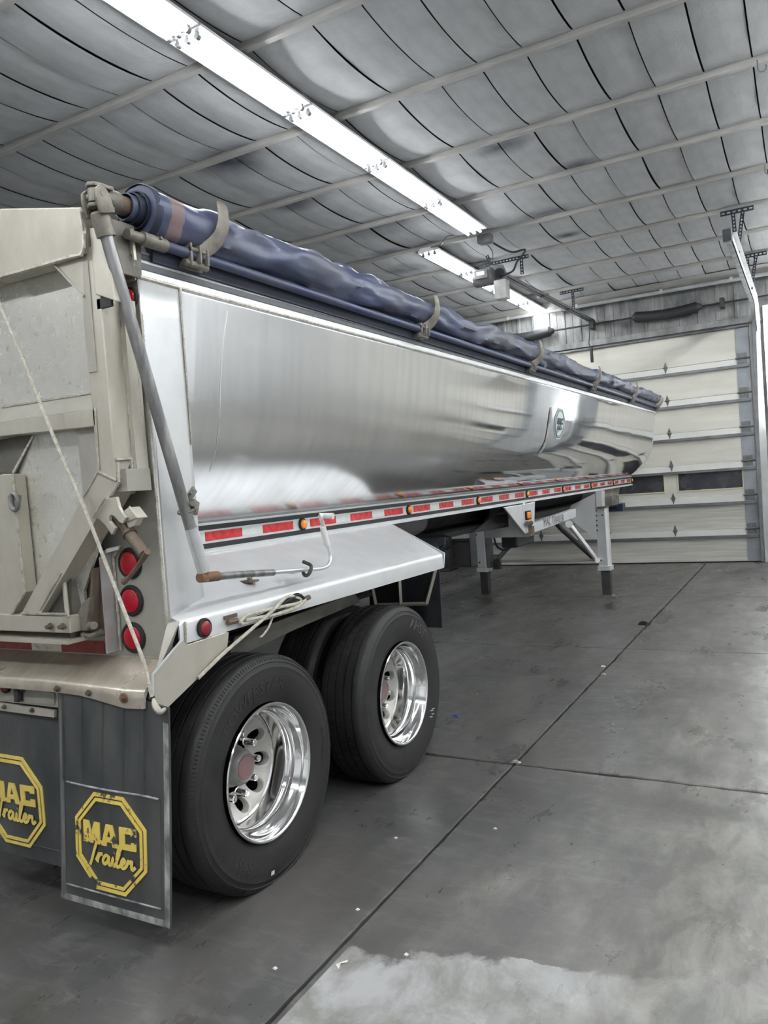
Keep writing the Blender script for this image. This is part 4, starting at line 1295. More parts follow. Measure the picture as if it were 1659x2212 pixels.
br = build('screw_bracket', MB().plate([(-0.089, -1.205, 1.705), (-0.030, -1.205, 1.708), (-0.022, -1.205, 1.672), (-0.009, -1.205, 1.650), (0.010, -1.205, 1.632), (-0.011, -1.205, 1.612), (-0.029, -1.205, 1.618), (-0.045, -1.205, 1.638), (-0.061, -1.205, 1.645), (-0.073, -1.205, 1.639), (-0.075, -1.205, 1.623), (-0.047, -1.205, 1.598), (-0.069, -1.205, 1.573), (-0.096, -1.205, 1.607), (-0.126, -1.205, 1.632), (-0.162, -1.205, 1.637)], .014, (0, 1, 0)), 'alu_dirty', T, smooth=0, bev=.002)
build('bracket_cap', MB().plate([(-0.018, -1.190, 1.656), (0.014, -1.190, 1.669), (0.052, -1.190, 1.628), (-0.008, -1.190, 1.616)], .05, (0, 1, 0)).plate([(-0.014, -1.185, 1.615), (0.047, -1.185, 1.628), (0.026, -1.185, 1.601), (-0.003, -1.185, 1.592)], .03, (0, 1, 0)), 'alu_dirty', br, smooth=0, bev=.003)
build('weld_bead', MB().bead([(0.007, -1.185, 1.671), (0.028, -1.165, 1.627)], .005).bead([(-0.147, -1.217, 1.640), (-0.070, -1.217, 1.708)], .005), 'weld', br)
build('screw', MB().cyl((-0.103, -1.170, 1.637), (0.001, -1.180, 1.553), .0065, 8).cyl((-0.044, -1.170, 1.612), (0.002, -1.180, 1.561), .012, 10), 'rusty', br)
build('barrel', MB().lathe([(0, 0)], (0, 0, 0)).cyl((-0.023, -1.170, 1.578), (0.069, -1.190, 1.499), .0215, 18).tube([V((-0.014, -1.172, 1.574)) + (V((.026 * math.cos(w), .026 * math.sin(w), .012 * math.cos(w)))) for w in [2 * PI * i / 18 for i in range(18)]], .004, 6, True) if False else MB().cyl((-0.023, -1.170, 1.578), (0.069, -1.190, 1.499), .0215, 18), 'rusty', br)
build('barrel_collar', MB().cyl((-0.020, -1.170, 1.578), (-0.012, -1.172, 1.569), .027, 18), 'rusty', br)
build('crank_bar', MB().tube(catmull([(0.127, -1.230, 1.511), (0.113, -1.220, 1.497), (0.064, -1.200, 1.479), (0.039, -1.200, 1.460), (-0.006, -1.200, 1.421), (-0.027, -1.200, 1.405)], 4), [.011] * 5 + [.008] * 11 + [.008] * 3 + [.012, .012], 10) if False else MB().tube([(0.138, -1.240, 1.513), (0.084, -1.210, 1.487), (0.044, -1.200, 1.460), (-0.002, -1.200, 1.421), (-0.036, -1.200, 1.402)], [.012, .010, .008, .008, .012], 10), 'rusty', br)

# ---- fender over the tandem wheels
FX = .03
FY0, FY1 = -1.01, 1.385
fz0, fz1 = 1.231, 1.219
def fender(side):
    def sx(x):
        return x if side > 0 else 2 * XC - x
    mb = MB()
    prof = [(-.50, 1.425), (-.06, 1.262), (-.004, 1.238), (.016, 1.231), (.026, 1.222), (.03, 1.208), (.03, 1.137), (.022, 1.137), (.022, 1.205), (-.07, 1.252), (-.50, 1.412)]
    vs, fs = [], []
    NY = 12
    for j in range(NY + 1):
        t_ = j / NY
        for a, b in prof:
            u = min(1, max(0, (FX - a) / (FX + .47)))
            yf = FY1 + (1.66 - FY1) * u               # the front edge is cut on a slant
            y = FY0 + (yf - FY0) * t_
            vs.append((sx(a), y, b - .012 * t_ * (1 - u)))
    k = len(prof)
    for j in range(NY):
        for i in range(k):
            l = (i + 1) % k
            fs.append((j * k + i, j * k + l, (j + 1) * k + l, (j + 1) * k + i))
    fs += [tuple(range(k)), tuple(range(NY * k, NY * k + k))]
    return build('fender', mb.add(vs, fs), 'alu_white', T, smooth=35)
F1 = fender(1)
F2 = fender(-1)
build('fender_nose', MB().plate([(0.028, 1.421, 1.220), (0.028, 1.391, 1.127), (-.46, 1.655, 1.33), (-.46, 1.655, 1.405)], .006), 'alu_white', F1, smooth=0)
build('fender_rear_plate', MB().plate([(.005, -1.045, 1.225), (.03, -1.01, 1.228), (.03, -1.15, 1.06), (.0, -1.06, 1.085)], .004), 'frame_grey', F1, smooth=0)
wing = build('fender_wing', MB().plate([(0.036, -0.990, 1.227), (0.036, -0.993, 1.136), (0.036, -0.754, 1.134), (0.036, -0.767, 1.069), (0.036, -1.122, 0.926), (0.036, -1.161, 0.944), (0.036, -1.174, 0.974), (0.036, -1.168, 1.066), (0.036, -1.010, 1.157)], .006, (1, 0, 0)) if False else MB().plate([(0.036, -0.993, 1.131), (0.036, -0.748, 1.133), (0.036, -0.767, 1.069), (0.036, -0.959, 0.990), (0.036, -1.122, 0.926), (0.036, -1.161, 0.944), (0.036, -1.174, 0.974), (0.036, -1.168, 1.066), (0.036, -1.005, 1.160)], .006, (1, 0, 0)), 'alu_dirty', F1, smooth=0)
build('wing_edge', MB().tube([(0.040, -1.172, 1.064), (0.040, -1.009, 1.159)], .0055, 6).tube([(0.040, -1.178, 0.975), (0.040, -1.172, 1.064)], .005, 6), 'alu', F1)
build('wing_curl', MB().tube(catmull([(0.073, -1.208, 0.993), (0.085, -1.212, 0.965), (0.107, -1.212, 0.949), (0.121, -1.200, 0.958)], 5), [.004, .006, .008, .010, .011, .012, .012, .012, .012, .012, .011, .010, .009, .008, .006, .004], 8), 'alu_dirty', F1)
build('weld_bead', MB().bead([(0.034, -0.981, 1.220), (0.034, -0.986, 1.133), (0.034, -0.976, 1.129), (0.034, -0.751, 1.133)], .005), 'weld', F1)
lamp('side_lamp', (0.032, -0.881, 1.177), 'x', .029, 'lens_dim', T, .45)
# crank rests on the fender
cr = build('crank_rest', MB().box(-.16, -.09, -.42, -.36, 1.287, 1.296).cyl((-.12, -.39, 1.275), (-.12, -.39, 1.31), .012, 8), 'rusty', F1, bev=.002)

# ---- cleat with two lugs on the lip
build('rubber_strap', MB().tube(catmull([(0.045, -0.668, 1.154), (0.047, -0.600, 1.158), (0.047, -0.454, 1.164), (0.047, -0.332, 1.178), (0.045, -0.237, 1.182)], 4), .009, 8).tube(catmull([(0.046, -0.552, 1.154), (0.046, -0.417, 1.178), (0.046, -0.302, 1.205), (0.046, -0.254, 1.206), (0.046, -0.220, 1.183)], 4), .011, 8), 'rubber_black', F1)
CL = build('rope_cleat', MB().tube([(0.045, -0.754, 1.174), (0.050, -0.702, 1.173)], .012, 8).tube([(0.045, -0.219, 1.179), (0.050, -0.176, 1.185)], .012, 8).box(.03, .036, -.76, -.68, 1.185, 1.20), 'rusty', F1)

# ---- wheels
R_T, ZW, WX = .505, .475, .0
tp_ = [(-.118, .297), (-.128, .32), (-.138, .36), (-.1445, .40), (-.1445, .425), (-.141, .445), (-.142, .448), (-.139, .452), (-.135, .468), (-.137, .471), (-.133, .475), (-.126, .487), (-.118, .496), (-.104, .5025)]
gro = []
for gxx in (-.078, -.027, .027, .078):
    gro += [(gxx - .006, .505), (gxx - .004, .493), (gxx + .004, .493), (gxx + .006, .505)]
prof = tp_ + gro + [(-a, b) for a, b in tp_[::-1]]
prof += [(.10, .30), (-.10, .30)]
def tyre_mesh():
    mb = MB().lathe(prof, (0, 0, 0), 'x', 100, 1, True)
    out = []
    for x, y, z in mb.v:
        if z < -ZW:
            x *= 1 + .12 * min(1, (-ZW - z) / .03)
            z = -ZW
        out.append((x, y, z))
    mb.v = out
    return mb
ty0 = build('tyre', tyre_mesh(), 'rubber', None, smooth=40)
tyre_me = ty0.data
bpy.data.objects.remove(ty0)
# rim barrel
rp = [(-.006, .284), (.0, .293), (.006, .296), (.010, .293), (.010, .287), (.004, .281), (-.020, .274), (-.044, .266), (-.052, .258), (-.056, .257), (-.080, .256), (-.088, .250), (-.092, .246), (-.110, .244), (-.168, .241), (-.174, .232), (-.25, .235), (-.25, .262), (-.02, .284)]
rm0 = build('rim', MB().lathe(rp, (0, 0, 0), 'x', 96, 1, True), 'rim', None, smooth=50)
rim_me = rm0.data
bpy.data.objects.remove(rm0)
def disc_x(r):
    u = min(1, max(0, (.232 - r) / .088))
    return -.172 - .062 * (u * u * (3 - 2 * u) * .75 + u * .25)
mb = MB()
NS = 24
for s_ in range(10):
    th0 = s_ * PI / 5 + PI / 10
    per = []
    for side in range(4):
        for k in range(6):
            q = k / 6 * 2 - 1
            per.append([(1, q), (-q, 1), (-1, -q), (q, -1)][side])
    rings = []
    for t_ in (-1, 0, .08, .3, .65, 1):
        ring = []
        for a, b in per:
            l = math.hypot(a, b)
            r_b, t_b = .1785 + a * .0535, b * PI / 10
            r_h, t_h = .188 + a / l * .0335, (b / l * .0315) / .188
            if t_ == -1:
                r, w, dx = r_h * 1.0, t_h * .9, -.035
            else:
                r, w, dx = r_h + (r_b - r_h) * t_, t_h + (t_b - t_h) * t_, (-.004 if t_ == 0 else 0)
            ring.append((disc_x(r) + dx, r * math.cos(th0 + w), r * math.sin(th0 + w)))
        rings.append(ring)
    vs = [v for r in rings for v in r]
    fs = []
    for i in range(len(rings) - 1):
        for k in range(NS):
            l = (k + 1) % NS
            fs.append((i * NS + k, i * NS + l, (i + 1) * NS + l, (i + 1) * NS + k))
    mb.add(vs, fs)
mb.lathe([(disc_x(.125), .1255), (disc_x(.1), .10), (disc_x(.1) + .002, .06)], (0, 0, 0), 'x', 60)
dk0 = build('wheel_disc', mb, 'disc', None, smooth=50, recalc=True)
disc_me = dk0.data
bpy.data.objects.remove(dk0)
hb0 = build('hub_cap', MB().lathe([(-.24, .090), (-.20, .090), (-.195, .082), (-.160, .080), (-.140, .068), (-.135, .060), (-.139, .054), (-.139, 0)], (0, 0, 0), 'x', 36), 'hub', None, smooth=35)
hub_me = hb0.data
bpy.data.objects.remove(hb0)
hr0 = build('hub_badge', MB().lathe([(-.140, .052), (-.1365, .051), (-.1365, 0)], (0, 0, 0), 'x', 28), 'hub_red', None)
hubred_me = hr0.data
bpy.data.objects.remove(hr0)
ln0 = build('lug_nut_cover', MB().lathe([(-.242, .021), (-.225, .021), (-.222, .0165), (-.170, .0155), (-.166, .012), (-.166, 0)], (0, 0, 0), 'x', 18), 'chrome', None)
lug_me = ln0.data
bpy.data.objects.remove(ln0)
WC = T.location
def put(name, me, parent, loc, rot=None, rel=True):
    o = bpy.data.objects.new(name, me)
    COL.objects.link(o)
    o.parent = parent
    o.location = V(loc) - (ORG[T] if rel else V((0, 0, 0)))
    if rot:
        o.rotation_euler = rot
    ORG[o] = V(loc) if rel else ORG.get(parent)
    return o
YA = [-.513, .767]
OUTX = -.122
drum = MB().lathe([(-.20, .205), (-.0, .205), (0, .10), (.02, .10)], (0, 0, 0), 'x', 36)
def wheel(y, side, phase):
    sg = 1 if side > 0 else -1
    xo = OUTX if side > 0 else 2 * XC - OUTX
    rz = None if side > 0 else (0, 0, PI)
    t1 = put('tyre', tyre_me, T, (xo, y, ZW), rz)
    t2 = put('tyre', tyre_me, T, (xo - sg * .335, y, ZW), rz)
    fx = xo + sg * .132                               # rim flange plane
    rim_ = put('rim', rim_me, T, (fx, y, ZW), rz)
    d = put('wheel_disc', disc_me, T, (fx, y, ZW), (phase if side > 0 else 0, 0, 0 if side > 0 else PI))
    h = put('hub_cap', hub_me, T, (fx, y, ZW), rz)
    put('hub_badge', hubred_me, h, (0, 0, 0), None, False)
    for k in range(10):
        w = k * PI / 5 + phase
        put('lug_nut_cover', lug_me, d, (0, .1375 * math.cos(k * PI / 5 + .40), .1375 * math.sin(k * PI / 5 + .40)), None, False)
    return t1, rim_
tA, rA = wheel(YA[0], 1, .16)
tB, rB = wheel(YA[1], 1, -.10)
wheel(YA[0], -1, 0)
wheel(YA[1], -1, 0)
# lettering moulded in the tyre walls
def side_pt(yc, r, w, out):
    # tyre wall profile: bulge radius to offset
    tab = [(.297, .118), (.32, .128), (.36, .138), (.40, .1445), (.425, .1445), (.445, .141), (.47, .136)]
    xo = .13
    for (a, b), (c, d) in zip(tab, tab[1:]):
        if a <= r <= c:
            xo = b + (d - b) * (r - a) / (c - a)
    return (OUTX + xo + out, yc + r * math.cos(w), ZW + r * math.sin(w))
def arc_text(par, yc, txt, r0, size, w0, flip=1, mt='rubber_side'):
    def fn(u, v, z):
        r = r0 + v
        return side_pt(yc, r, w0 - u / r0, .0012 + max(0, z))
    o = build('lettering', text_mesh(txt, size, .0012, fn), mt, par, smooth=0)
    return o
for tt, yc in ((tA, YA[0]), (tB, YA[1])):
    ORG[tt] = V((OUTX, yc, ZW))
arc_text(tA, YA[0], 'POWERSTAR', .372, .078, PI / 2 + .24)
arc_text(tA, YA[0], 'S600', .385, .062, -PI / 2 - .66)
arc_text(tA, YA[0], 'REGROOVABLE', .40, .022, .02)
M['rubber_mark'] = mk('tyre_mark', (.085, .085, .083), .6)
arc_text(tB, YA[1], 'AHST', .402, .085, 1.02, 1, 'rubber_mark')
build('tyre_sticker', MB().add([side_pt(YA[0], r, w, .002) for r, w in ((.436, -PI / 2 - .155), (.436, -PI / 2 - .10), (.418, -PI / 2 - .10), (.418, -PI / 2 - .155))], [(0, 1, 2, 3)]), 'paper', tA, smooth=0)
mb = MB()
for k in range(190):                                   # shoulder notches
    w = 2 * PI * k / 190
    if math.sin(w) < -.9:
        continue
    c, s_ = math.cos(w), math.sin(w)
    a = V((OUTX + .1315, YA[0] + .4795 * c, ZW + .4795 * s_))
    b = V((OUTX + .1235, YA[0] + .4915 * c, ZW + .4915 * s_))
    mb.tube([a, b], .0022, 5)
o = build('shoulder_notches', mb, 'rubber_black', tA, split=False)
o['kind'] = 'stuff'
mb = MB()
for k in range(64):                                    # cross cuts of the ribbed tread
    w = 2 * PI * k / 64
    if math.sin(w) < -.9:
        continue
    for xa, xb, dw in ((.033, .072, 0), (-.021, .021, .035), (-.072, -.033, .02)):
        a = V((OUTX + xa, YA[1] + .5045 * math.cos(w + dw), ZW + .5045 * math.sin(w + dw)))
        b = V((OUTX + xb, YA[1] + .5045 * math.cos(w + dw + .02), ZW + .5045 * math.sin(w + dw + .02)))
        mb.tube([a, b], .0022, 4)
o = build('tread_cuts', mb, 'rubber_black', tB, split=False)
o['kind'] = 'stuff'
mb = MB()
for w, r in ((-.52, .372), (-.56, .36), (-.60, .378), (-.66, .365)):
    mb.add([side_pt(YA[1], r + a, w + b, .0015) for a, b in ((0, 0), (.03, .03), (.034, .022), (.006, -.012))], [(0, 1, 2, 3)])
build('chalk_mark', mb, 'white_tape', tB, smooth=0)

# ---- running gear
for y in YA:
    build('axle', MB().cyl((-2.1, y, ZW), (-.24, y, ZW), .064, 18).lathe([(-.17, .2), (-.08, .2), (-.08, .09)], (-.20, y, ZW), 'x', 30), 'undercarriage', T)
    build('spring_pack', MB().box(-.74, -.65, y - .5, y + .5, .60, .66).box(-.73, -.66, y - .32, y + .32, .54, .60), 'undercarriage', T, smooth=0, bev=.004)
build('frame_beam', MB().box(-.80, -.68, -1.0, 1.9, .93, 1.16).box(-.86, -.62, -1.0, 1.9, .915, .94), 'undercarriage', T, smooth=0)
build('frame_beam', MB().box(2 * XC + .68, 2 * XC + .80, -1.0, 1.9, .93, 1.16), 'undercarriage', T, smooth=0)
build('slider_beam', MB().plate([(-0.220, -0.493, 0.944), (-0.220, -0.430, 1.041), (-0.220, 0.643, 1.074), (-0.220, 0.698, 1.017), (-0.220, 0.076, 0.987)], .02, (1, 0, 0)), 'alu_dark', T, smooth=0)
build('slider_beam', MB().box(-.30, -.23, -.95, .15, .975, 1.0), 'dark_steel', T, smooth=0, bev=.004)
build('under_panel', MB().box(-1.9, -.25, -.98, -.96, .7, 1.05), 'undercarriage', T, smooth=0)
# mudguard sheet ahead of the wheels with its welded stay frame
mg = build('mudguard', MB().plate([(-0.099, 1.600, 1.248), (-0.111, 1.600, 0.690), (-0.675, 1.600, 0.691), (-0.651, 1.600, 1.197)], .012, (0, 1, 0)), 'plastic_black', T, smooth=0)
def bar2(mb, a, b, w=.014):
    return mb.tube([a, b], w, 4)
build('guard_stay', bar2(bar2(bar2(bar2(MB(), (-0.114, 1.580, 1.109), (-0.207, 1.580, 0.858)), (-0.207, 1.580, 0.858), (-0.605, 1.580, 0.845)), (-0.605, 1.580, 0.845), (-0.627, 1.580, 0.994)), (-0.403, 1.580, 1.048), (-0.405, 1.580, 0.850)), 'alu_dirty', mg, smooth=0)

# ---- landing gear and its frame
def leg(xc, yc):
    mb = MB().prism([(xc - .075, yc - .06), (xc + .05, yc - .075), (xc + .078, yc - .045), (xc + .078, yc + .045), (xc + .05, yc + .075), (xc - .075, yc + .06)], 'z', .42, 1.205)
    g = build('landing_leg', mb, 'alu_white', T, smooth=0, bev=.006)
    build('leg_collar', MB().box(xc - .09, xc + .088, yc - .085, yc + .085, .36, .425), 'alu_white', g, smooth=0, bev=.008)
    build('inner_leg', MB().box(xc - .052, xc + .066, yc - .055, yc + .055, .03, .38), 'dark_steel', g, smooth=0, bev=.006)
    build('foot', MB().box(xc - .125, xc + .14, yc - .12, yc + .12, .0, .016).prism([(xc - .08, .016), (xc + .095, .016), (xc + .07, .035), (xc - .055, .035)], 'y', yc - .07, yc + .07), 'cast', g, smooth=0, bev=.003)
    mbb = MB()
    for k in range(5):
        mbb.cyl((xc - .062, yc - .058, 1.16 - .065 * k), (xc - .062, yc - .078, 1.16 - .065 * k), .010, 8)
    mbb.cyl((xc + .02, yc - .07, 1.10), (xc + .02, yc - .082, 1.10), .011, 8).cyl((xc - .04, yc - .062, .50), (xc - .04, yc - .078, .50), .012, 8)
    build('leg_bolts', mbb, 'dark_steel', g)
    return g
LR = leg(-.305, 7.25)
LL = leg(-2.03, 7.25)
build('leg_channel', MB().box(-1.965, -1.90, 7.18, 7.32, .42, 1.0).box(-1.96, -1.80, 7.2, 7.30, .42, .60), 'grey_metal', LL, smooth=0, bev=.01)
build('gear_box', MB().lathe([(-.03, .0), (-.03, .05), (.03, .05), (.03, 0)], (-1.80, 7.16, .50), 'y', 16).box(-1.86, -1.76, 7.15, 7.24, .40, .52), 'dark_steel', LL, bev=.006)
build('cross_shaft', MB().cyl((-1.85, 7.22, .507), (-.36, 7.22, .502), .018, 10), 'alu_dirty', T)
build('leg_brace', MB().tube([(-0.704, 7.050, 1.008), (-0.670, 7.070, 0.955), (-0.393, 7.200, 0.488)], [.028, .034, .03], 10), 'alu', T)
build('leg_brace', MB().tube([(-0.918, 7.200, 0.999), (-0.858, 7.200, 0.939), (-0.450, 7.240, 0.515)], [.026, .034, .03], 10), 'dark_steel', T)
build('leg_brace', MB().tube([(-1.524, 7.300, 0.839), (-1.841, 7.250, 0.509)], .034, 10), 'grey_metal', T)
build('brace_eye', MB().cyl((-0.690, 7.000, 1.011), (-0.713, 7.080, 1.006), .05, 14).cyl((-0.375, 7.130, 0.508), (-0.397, 7.220, 0.498), .035, 12), 'alu', T)
build('leg_gusset', MB().plate([(-0.697, 7.150, 1.249), (-0.360, 7.150, 1.391), (-0.381, 7.150, 0.783), (-0.709, 7.150, 1.063)], .012, (0, 1, 0)).box(-.345, -.27, 7.14, 7.32, 1.2, 1.42), 'alu_white', T, smooth=0)
build('leg_mount', MB().box(-.34, -.12 - .1, 7.12, 7.36, 1.195, 1.215).box(-.27, -.18, 7.3, 7.75, 1.21, 1.33), 'alu_dark', T, smooth=0)
# hanger bracket under the tape rail with its amber lamp
hg = build('hanger_bracket', MB().plate([(-0.460, 3.885, 1.400), (-0.460, 4.417, 1.398), (-0.460, 4.523, 1.056)], .02, (1, 0, 0)).plate([(-0.455, 4.403, 1.398), (-0.455, 4.829, 1.405), (-0.455, 4.723, 1.062), (-0.455, 4.507, 1.053)], .02, (1, 0, 0)).box(-.9, -.46, 4.5, 4.58, 1.06, 1.41), 'alu_white', T, smooth=0, bev=.006)
lq = V((-0.434, 4.551, 1.279))
build('hanger_lamp', MB().box(lq.x, lq.x + .012, lq.y - .085, lq.y + .085, lq.z - .047, lq.z + .047), 'rubber_black', hg, bev=.012, smooth=40)
build('lens', MB().box(lq.x + .010, lq.x + .022, lq.y - .06, lq.y + .06, lq.z - .033, lq.z + .033), 'lens_amber', hg, bev=.008, smooth=40)
build('pivot', MB().tube([(-0.430, 4.591, 1.165), (-0.430, 4.586, 1.074)], .045, 8).cyl((-0.440, 4.551, 1.193), (-0.400, 4.431, 1.200), .025, 8).cyl((-0.440, 4.657, 1.189), (-0.400, 4.536, 1.197), .025, 8).cyl((-0.440, 4.557, 1.077), (-0.400, 4.437, 1.086), .025, 8), 'rusty', hg)
bm_ = build('gear_beam', MB().plate([(-0.420, 4.640, 1.180), (-0.420, 6.383, 1.237), (-0.420, 6.358, 1.135), (-0.420, 4.588, 1.083)], .08, (-1, 0, 0)), 'alu_white', T, smooth=0, bev=.004)
tc0, tc1 = V((-0.418, 5.256, 1.154)), V((-0.418, 5.587, 1.166))
def beamtext(u, v, w):
    return (-.417 + w, (tc0.y + tc1.y) / 2 + u, (tc0.z + tc1.z) / 2 + v)
build('stencil', text_mesh('MAC TRAILER', .13, .0005, beamtext), 'stencil', bm_, smooth=0)
build('under_box', MB().prism([(3.0, 1.23), (3.2, 1.185), (9.2, 1.165), (9.2, 1.25)], 'x', -1.65, -.70), 'undercarriage', T, smooth=0)
build('belly_web', MB().plate([(-.64, 3.5, 1.19), (-.64, 4.55, 1.17), (-.64, 4.55, 1.42)], .01, (1, 0, 0)), 'undercarriage', T, smooth=0)
build('valve_box', MB().box(-.80, -.62, 4.7, 5.3, .93, 1.06), 'black_metal', T, smooth=0, bev=.02)
build('air_hose', MB().tube(catmull([(-1.718, 6.900, 0.959), (-1.713, 6.900, 0.849), (-1.673, 6.900, 0.739), (-1.576, 6.900, 0.698), (-1.472, 6.900, 0.747), (-1.392, 6.900, 0.852)], 5), .014, 8), 'cable_blue', T)
build('hanging_pipe', MB().tube(catmull([(-0.954, 3.600, 1.211), (-0.960, 3.600, 1.135), (-0.969, 3.600, 1.077), (-1.015, 3.600, 1.056), (-1.114, 3.600, 1.045)], 4), .012, 8), 'steel', T)
build('kingpin_plate', MB().box(-1.75, -.6, 8.2, 9.95, 1.15, 1.24).prism([(8.3, 1.24), (9.9, 1.24), (10.15, 1.4), (8.3, 1.4)], 'x', -1.7, -.65), 'alu_dirty', T, smooth=0)
build('hose_bundle', MB().tube(catmull([(-0.874, 9.600, 1.350), (-0.779, 9.600, 1.321), (-0.749, 9.600, 1.207), (-0.702, 9.600, 1.144)], 5), .028, 8).tube(catmull([(-0.919, 9.600, 1.231), (-0.773, 9.600, 1.185), (-0.559, 9.600, 1.076)], 5), .022, 8).box(-.75, -.5, 9.5, 9.7, 1.02, 1.14), 'cable_blue', T)
build('coupling_head', MB().cyl((-0.696, 9.500, 1.119), (-0.579, 9.500, 1.113), .06, 12), 'black_metal', T)

# ================================================================== TARP
TR = thing('rolled_tarp', 'rolled blue tarp with end crank lying along the trailer top rail', 'tarp', (.02, 4.5, 2.6))
hookY = [-.80, 1.25, 3.45, 5.65, 7.85]
NYR, NA = 300, 30
vs, fs = [], []
ya, yb = -1.03, 10.12
for j in range(NYR + 1):
    y = ya + (yb - ya) * j / NYR
    d = min(abs(y - h) for h in hookY)
    e = min(1, (y - ya) / .4)
    sag = .030 * noise.noise(V((y * .8, 3, 1)))
    side = .022 * noise.noise(V((y * .9, 8, 4)))
    bunch = .05 * math.exp(-((y - 3.66) / .22) ** 2) + .03 * math.exp(-((y - .98) / .25) ** 2)
    r0 = .094 - .014 * (y - ya) / (yb - ya) + .010 * noise.noise(V((y * 1.3, 0, 0)))
    tw = y * 1.1
    for k in range(NA):
        w = 2 * PI * k / NA
        q = V((math.cos(w - tw) * 1.1, math.sin(w - tw) * 1.1, y * 2.6))
        f1_ = abs(noise.noise(q)) - .22
        f2_ = abs(noise.noise(q * 2.1 + V((5, 1, 2)))) - .2
        q3 = V((math.cos(w) * 1.2, math.sin(w) * 1.2, y * 1.5 + .9 * math.sin(w + 1)))
        f3_ = abs(noise.noise(q3 * 1.7 + V((9, 3, 7)))) - .2
        tf = noise.noise(V((y * 1.1, 4, 2))) * 5
        f4_ = max(0, math.sin(2 * w - y * 4.2 + tf)) ** 3 - .2
        r = r0 + (.036 * f1_ + .012 * f2_ + .034 * f3_ + .016 * f4_) * (1 - .35 * min(1, max(0, y / 5))) * (.3 + .7 * e) * (1 if d > .07 else .5)
        r *= 1 + (.9 if math.sin(w) > .2 else 0) * bunch * 6 * max(0, math.sin(w)) * .9
        vs.append((.012 + side * e + r * math.cos(w), y, 2.752 + dz(y) * .6 + sag * e + r * .95 * math.sin(w)))
for j in range(NYR):
    for k in range(NA):
        l = (k + 1) % NA
        fs.append((j * NA + k, j * NA + l, (j + 1) * NA + l, (j + 1) * NA + k))
fs += [tuple(range(NA))[::-1], tuple(NYR * NA + k for k in range(NA))]
roll = build('tarp_roll', MB().add(vs, fs), 'tarp', TR, smooth=70)
c0 = V((.012, 0, 2.752))
for rr_, ys_, mt in ((.070, -1.045, 'tarp_dark'), (.058, -1.07, 'tarp_dark'), (.048, -1.095, 'tarp')):
    sp = []
    for i in range(33):
        w = 2 * PI * i / 32 * 1.0 + .8
        sp.append(w)
    build('tarp_wrap', MB().lathe([(-1.0 - ys_ * 0, rr_ * .93), (ys_, rr_ * .93), (ys_, rr_), (-1.0, rr_)], (c0.x, 0, c0.z), 'y', 28, 1, True), mt, TR)
build('roll_end_lip', MB().lathe([(-1.034, .098), (-1.028, .101), (-1.0, .1005), (-1.0, .09)], (c0.x, 0, c0.z - .002), 'y', 30, 1, True), 'tarp_dark', TR)
roll.data.materials.append(M['tarp_red'])
for p in roll.data.polygons:
    yc = p.center.y + 4.5
    if -.955 < yc < -.895 and p.center.x > -.03:
        p.material_index = 1
build('roll_pipe', MB().cyl((c0.x, -1.19, c0.z), (c0.x, -1.0, c0.z), .034, 18), 'rusty', TR)
build('joint_socket', MB().lathe([(-1.205, .0), (-1.205, .036), (-1.195, .040), (-1.135, .040), (-1.128, .036)], (c0.x, 0, c0.z), 'y', 20).cyl((c0.x, -1.15, c0.z + .04), (c0.x, -1.15, c0.z + .052), .01, 8), 'cast', TR)
# universal joint and crank arm
J = V((.035, -1.248, 2.738))
AL = V((.05, -.905, 1.40))
ax = (V((0.060, -0.949, 1.626)) - J).normalized()
def yoke(c, d, s_, L_, w, th):
    d, s_ = V(d).normalized(), V(s_).normalized()
    n_ = d.cross(s_)
    mb = MB()
    for q in (-1, 1):
        a = c + s_ * q * w
        P = []
        for (u, v_) in ((-L_, -.030), (-L_, .030), (-.01, .030), (.018, .020), (.028, 0), (.018, -.020), (-.01, -.030)):
            P.append(a + d * u + n_ * v_)
        mb.plate(P, th * q, s_)
    return mb
build('joint_yoke', yoke(J, (0, -1, 0), (0, 0, 1), .06, .028, .014), 'cast', TR, bev=.003)
build('joint_yoke', yoke(J, -ax, ax.cross(V((0, 0, 1))).cross(ax).cross(ax), .065, .030, .014), 'cast', TR, bev=.003)
build('joint_cross', MB().cyl(J - V((0, 0, .045)), J + V((0, 0, .045)), .013, 12).cyl(J - V((.045, 0, 0)), J + V((.045, 0, 0)), .013, 12).lathe([(-.022, 0), (-.022, .022), (.022, .022), (.022, 0)], J, 'z', 14), 'cast', TR)
S0 = J + ax * .06
build('arm_socket', MB().cyl(S0, S0 + ax * .075, .033, 18).cyl(S0 - ax * .008, S0, .028, 18, .033), 'cast', TR)
E1 = V((0.060, -0.922, 1.514))
build('crank_arm', MB().cyl(S0 + ax * .05, E1, .0225, 20), 'steel', TR)
E2 = V((0.055, -0.881, 1.377))
build('arm_sleeve', MB().cyl(E1 - (E2 - E1).normalized() * .06, E2 + V((0, 0, .022)), .026, 20), 'alu', TR)
build('arm_knuckle', MB().cyl(E2 + V((0, -.025, .0)), E2 + V((-.002, .08, -.008)), .020, 16).cyl(E2 + V((.0, 0, .03)), E2 + V((0, 0, -.018)), .019, 12), 'rust_orange', TR)
H = [E2 + V((0, .06, -.008)), V((0.035, -0.638, 1.354)), V((0.025, -0.404, 1.331))]
build('handle_tube', MB().tube(H, [.0155, .0150, .0150], 14), 'steel', TR)
H2 = catmull([V((0.025, -0.410, 1.332)), V((0.010, -0.151, 1.311)), V((0.000, 0.001, 1.296)), V((-0.005, 0.085, 1.302)), V((-0.010, 0.124, 1.337)), V((-0.015, 0.118, 1.396)), V((-0.020, 0.094, 1.504)), V((-0.020, 0.071, 1.555))], 5)
build('handle_bar', MB().tube(H2, .0105, 12), 'alu', TR)
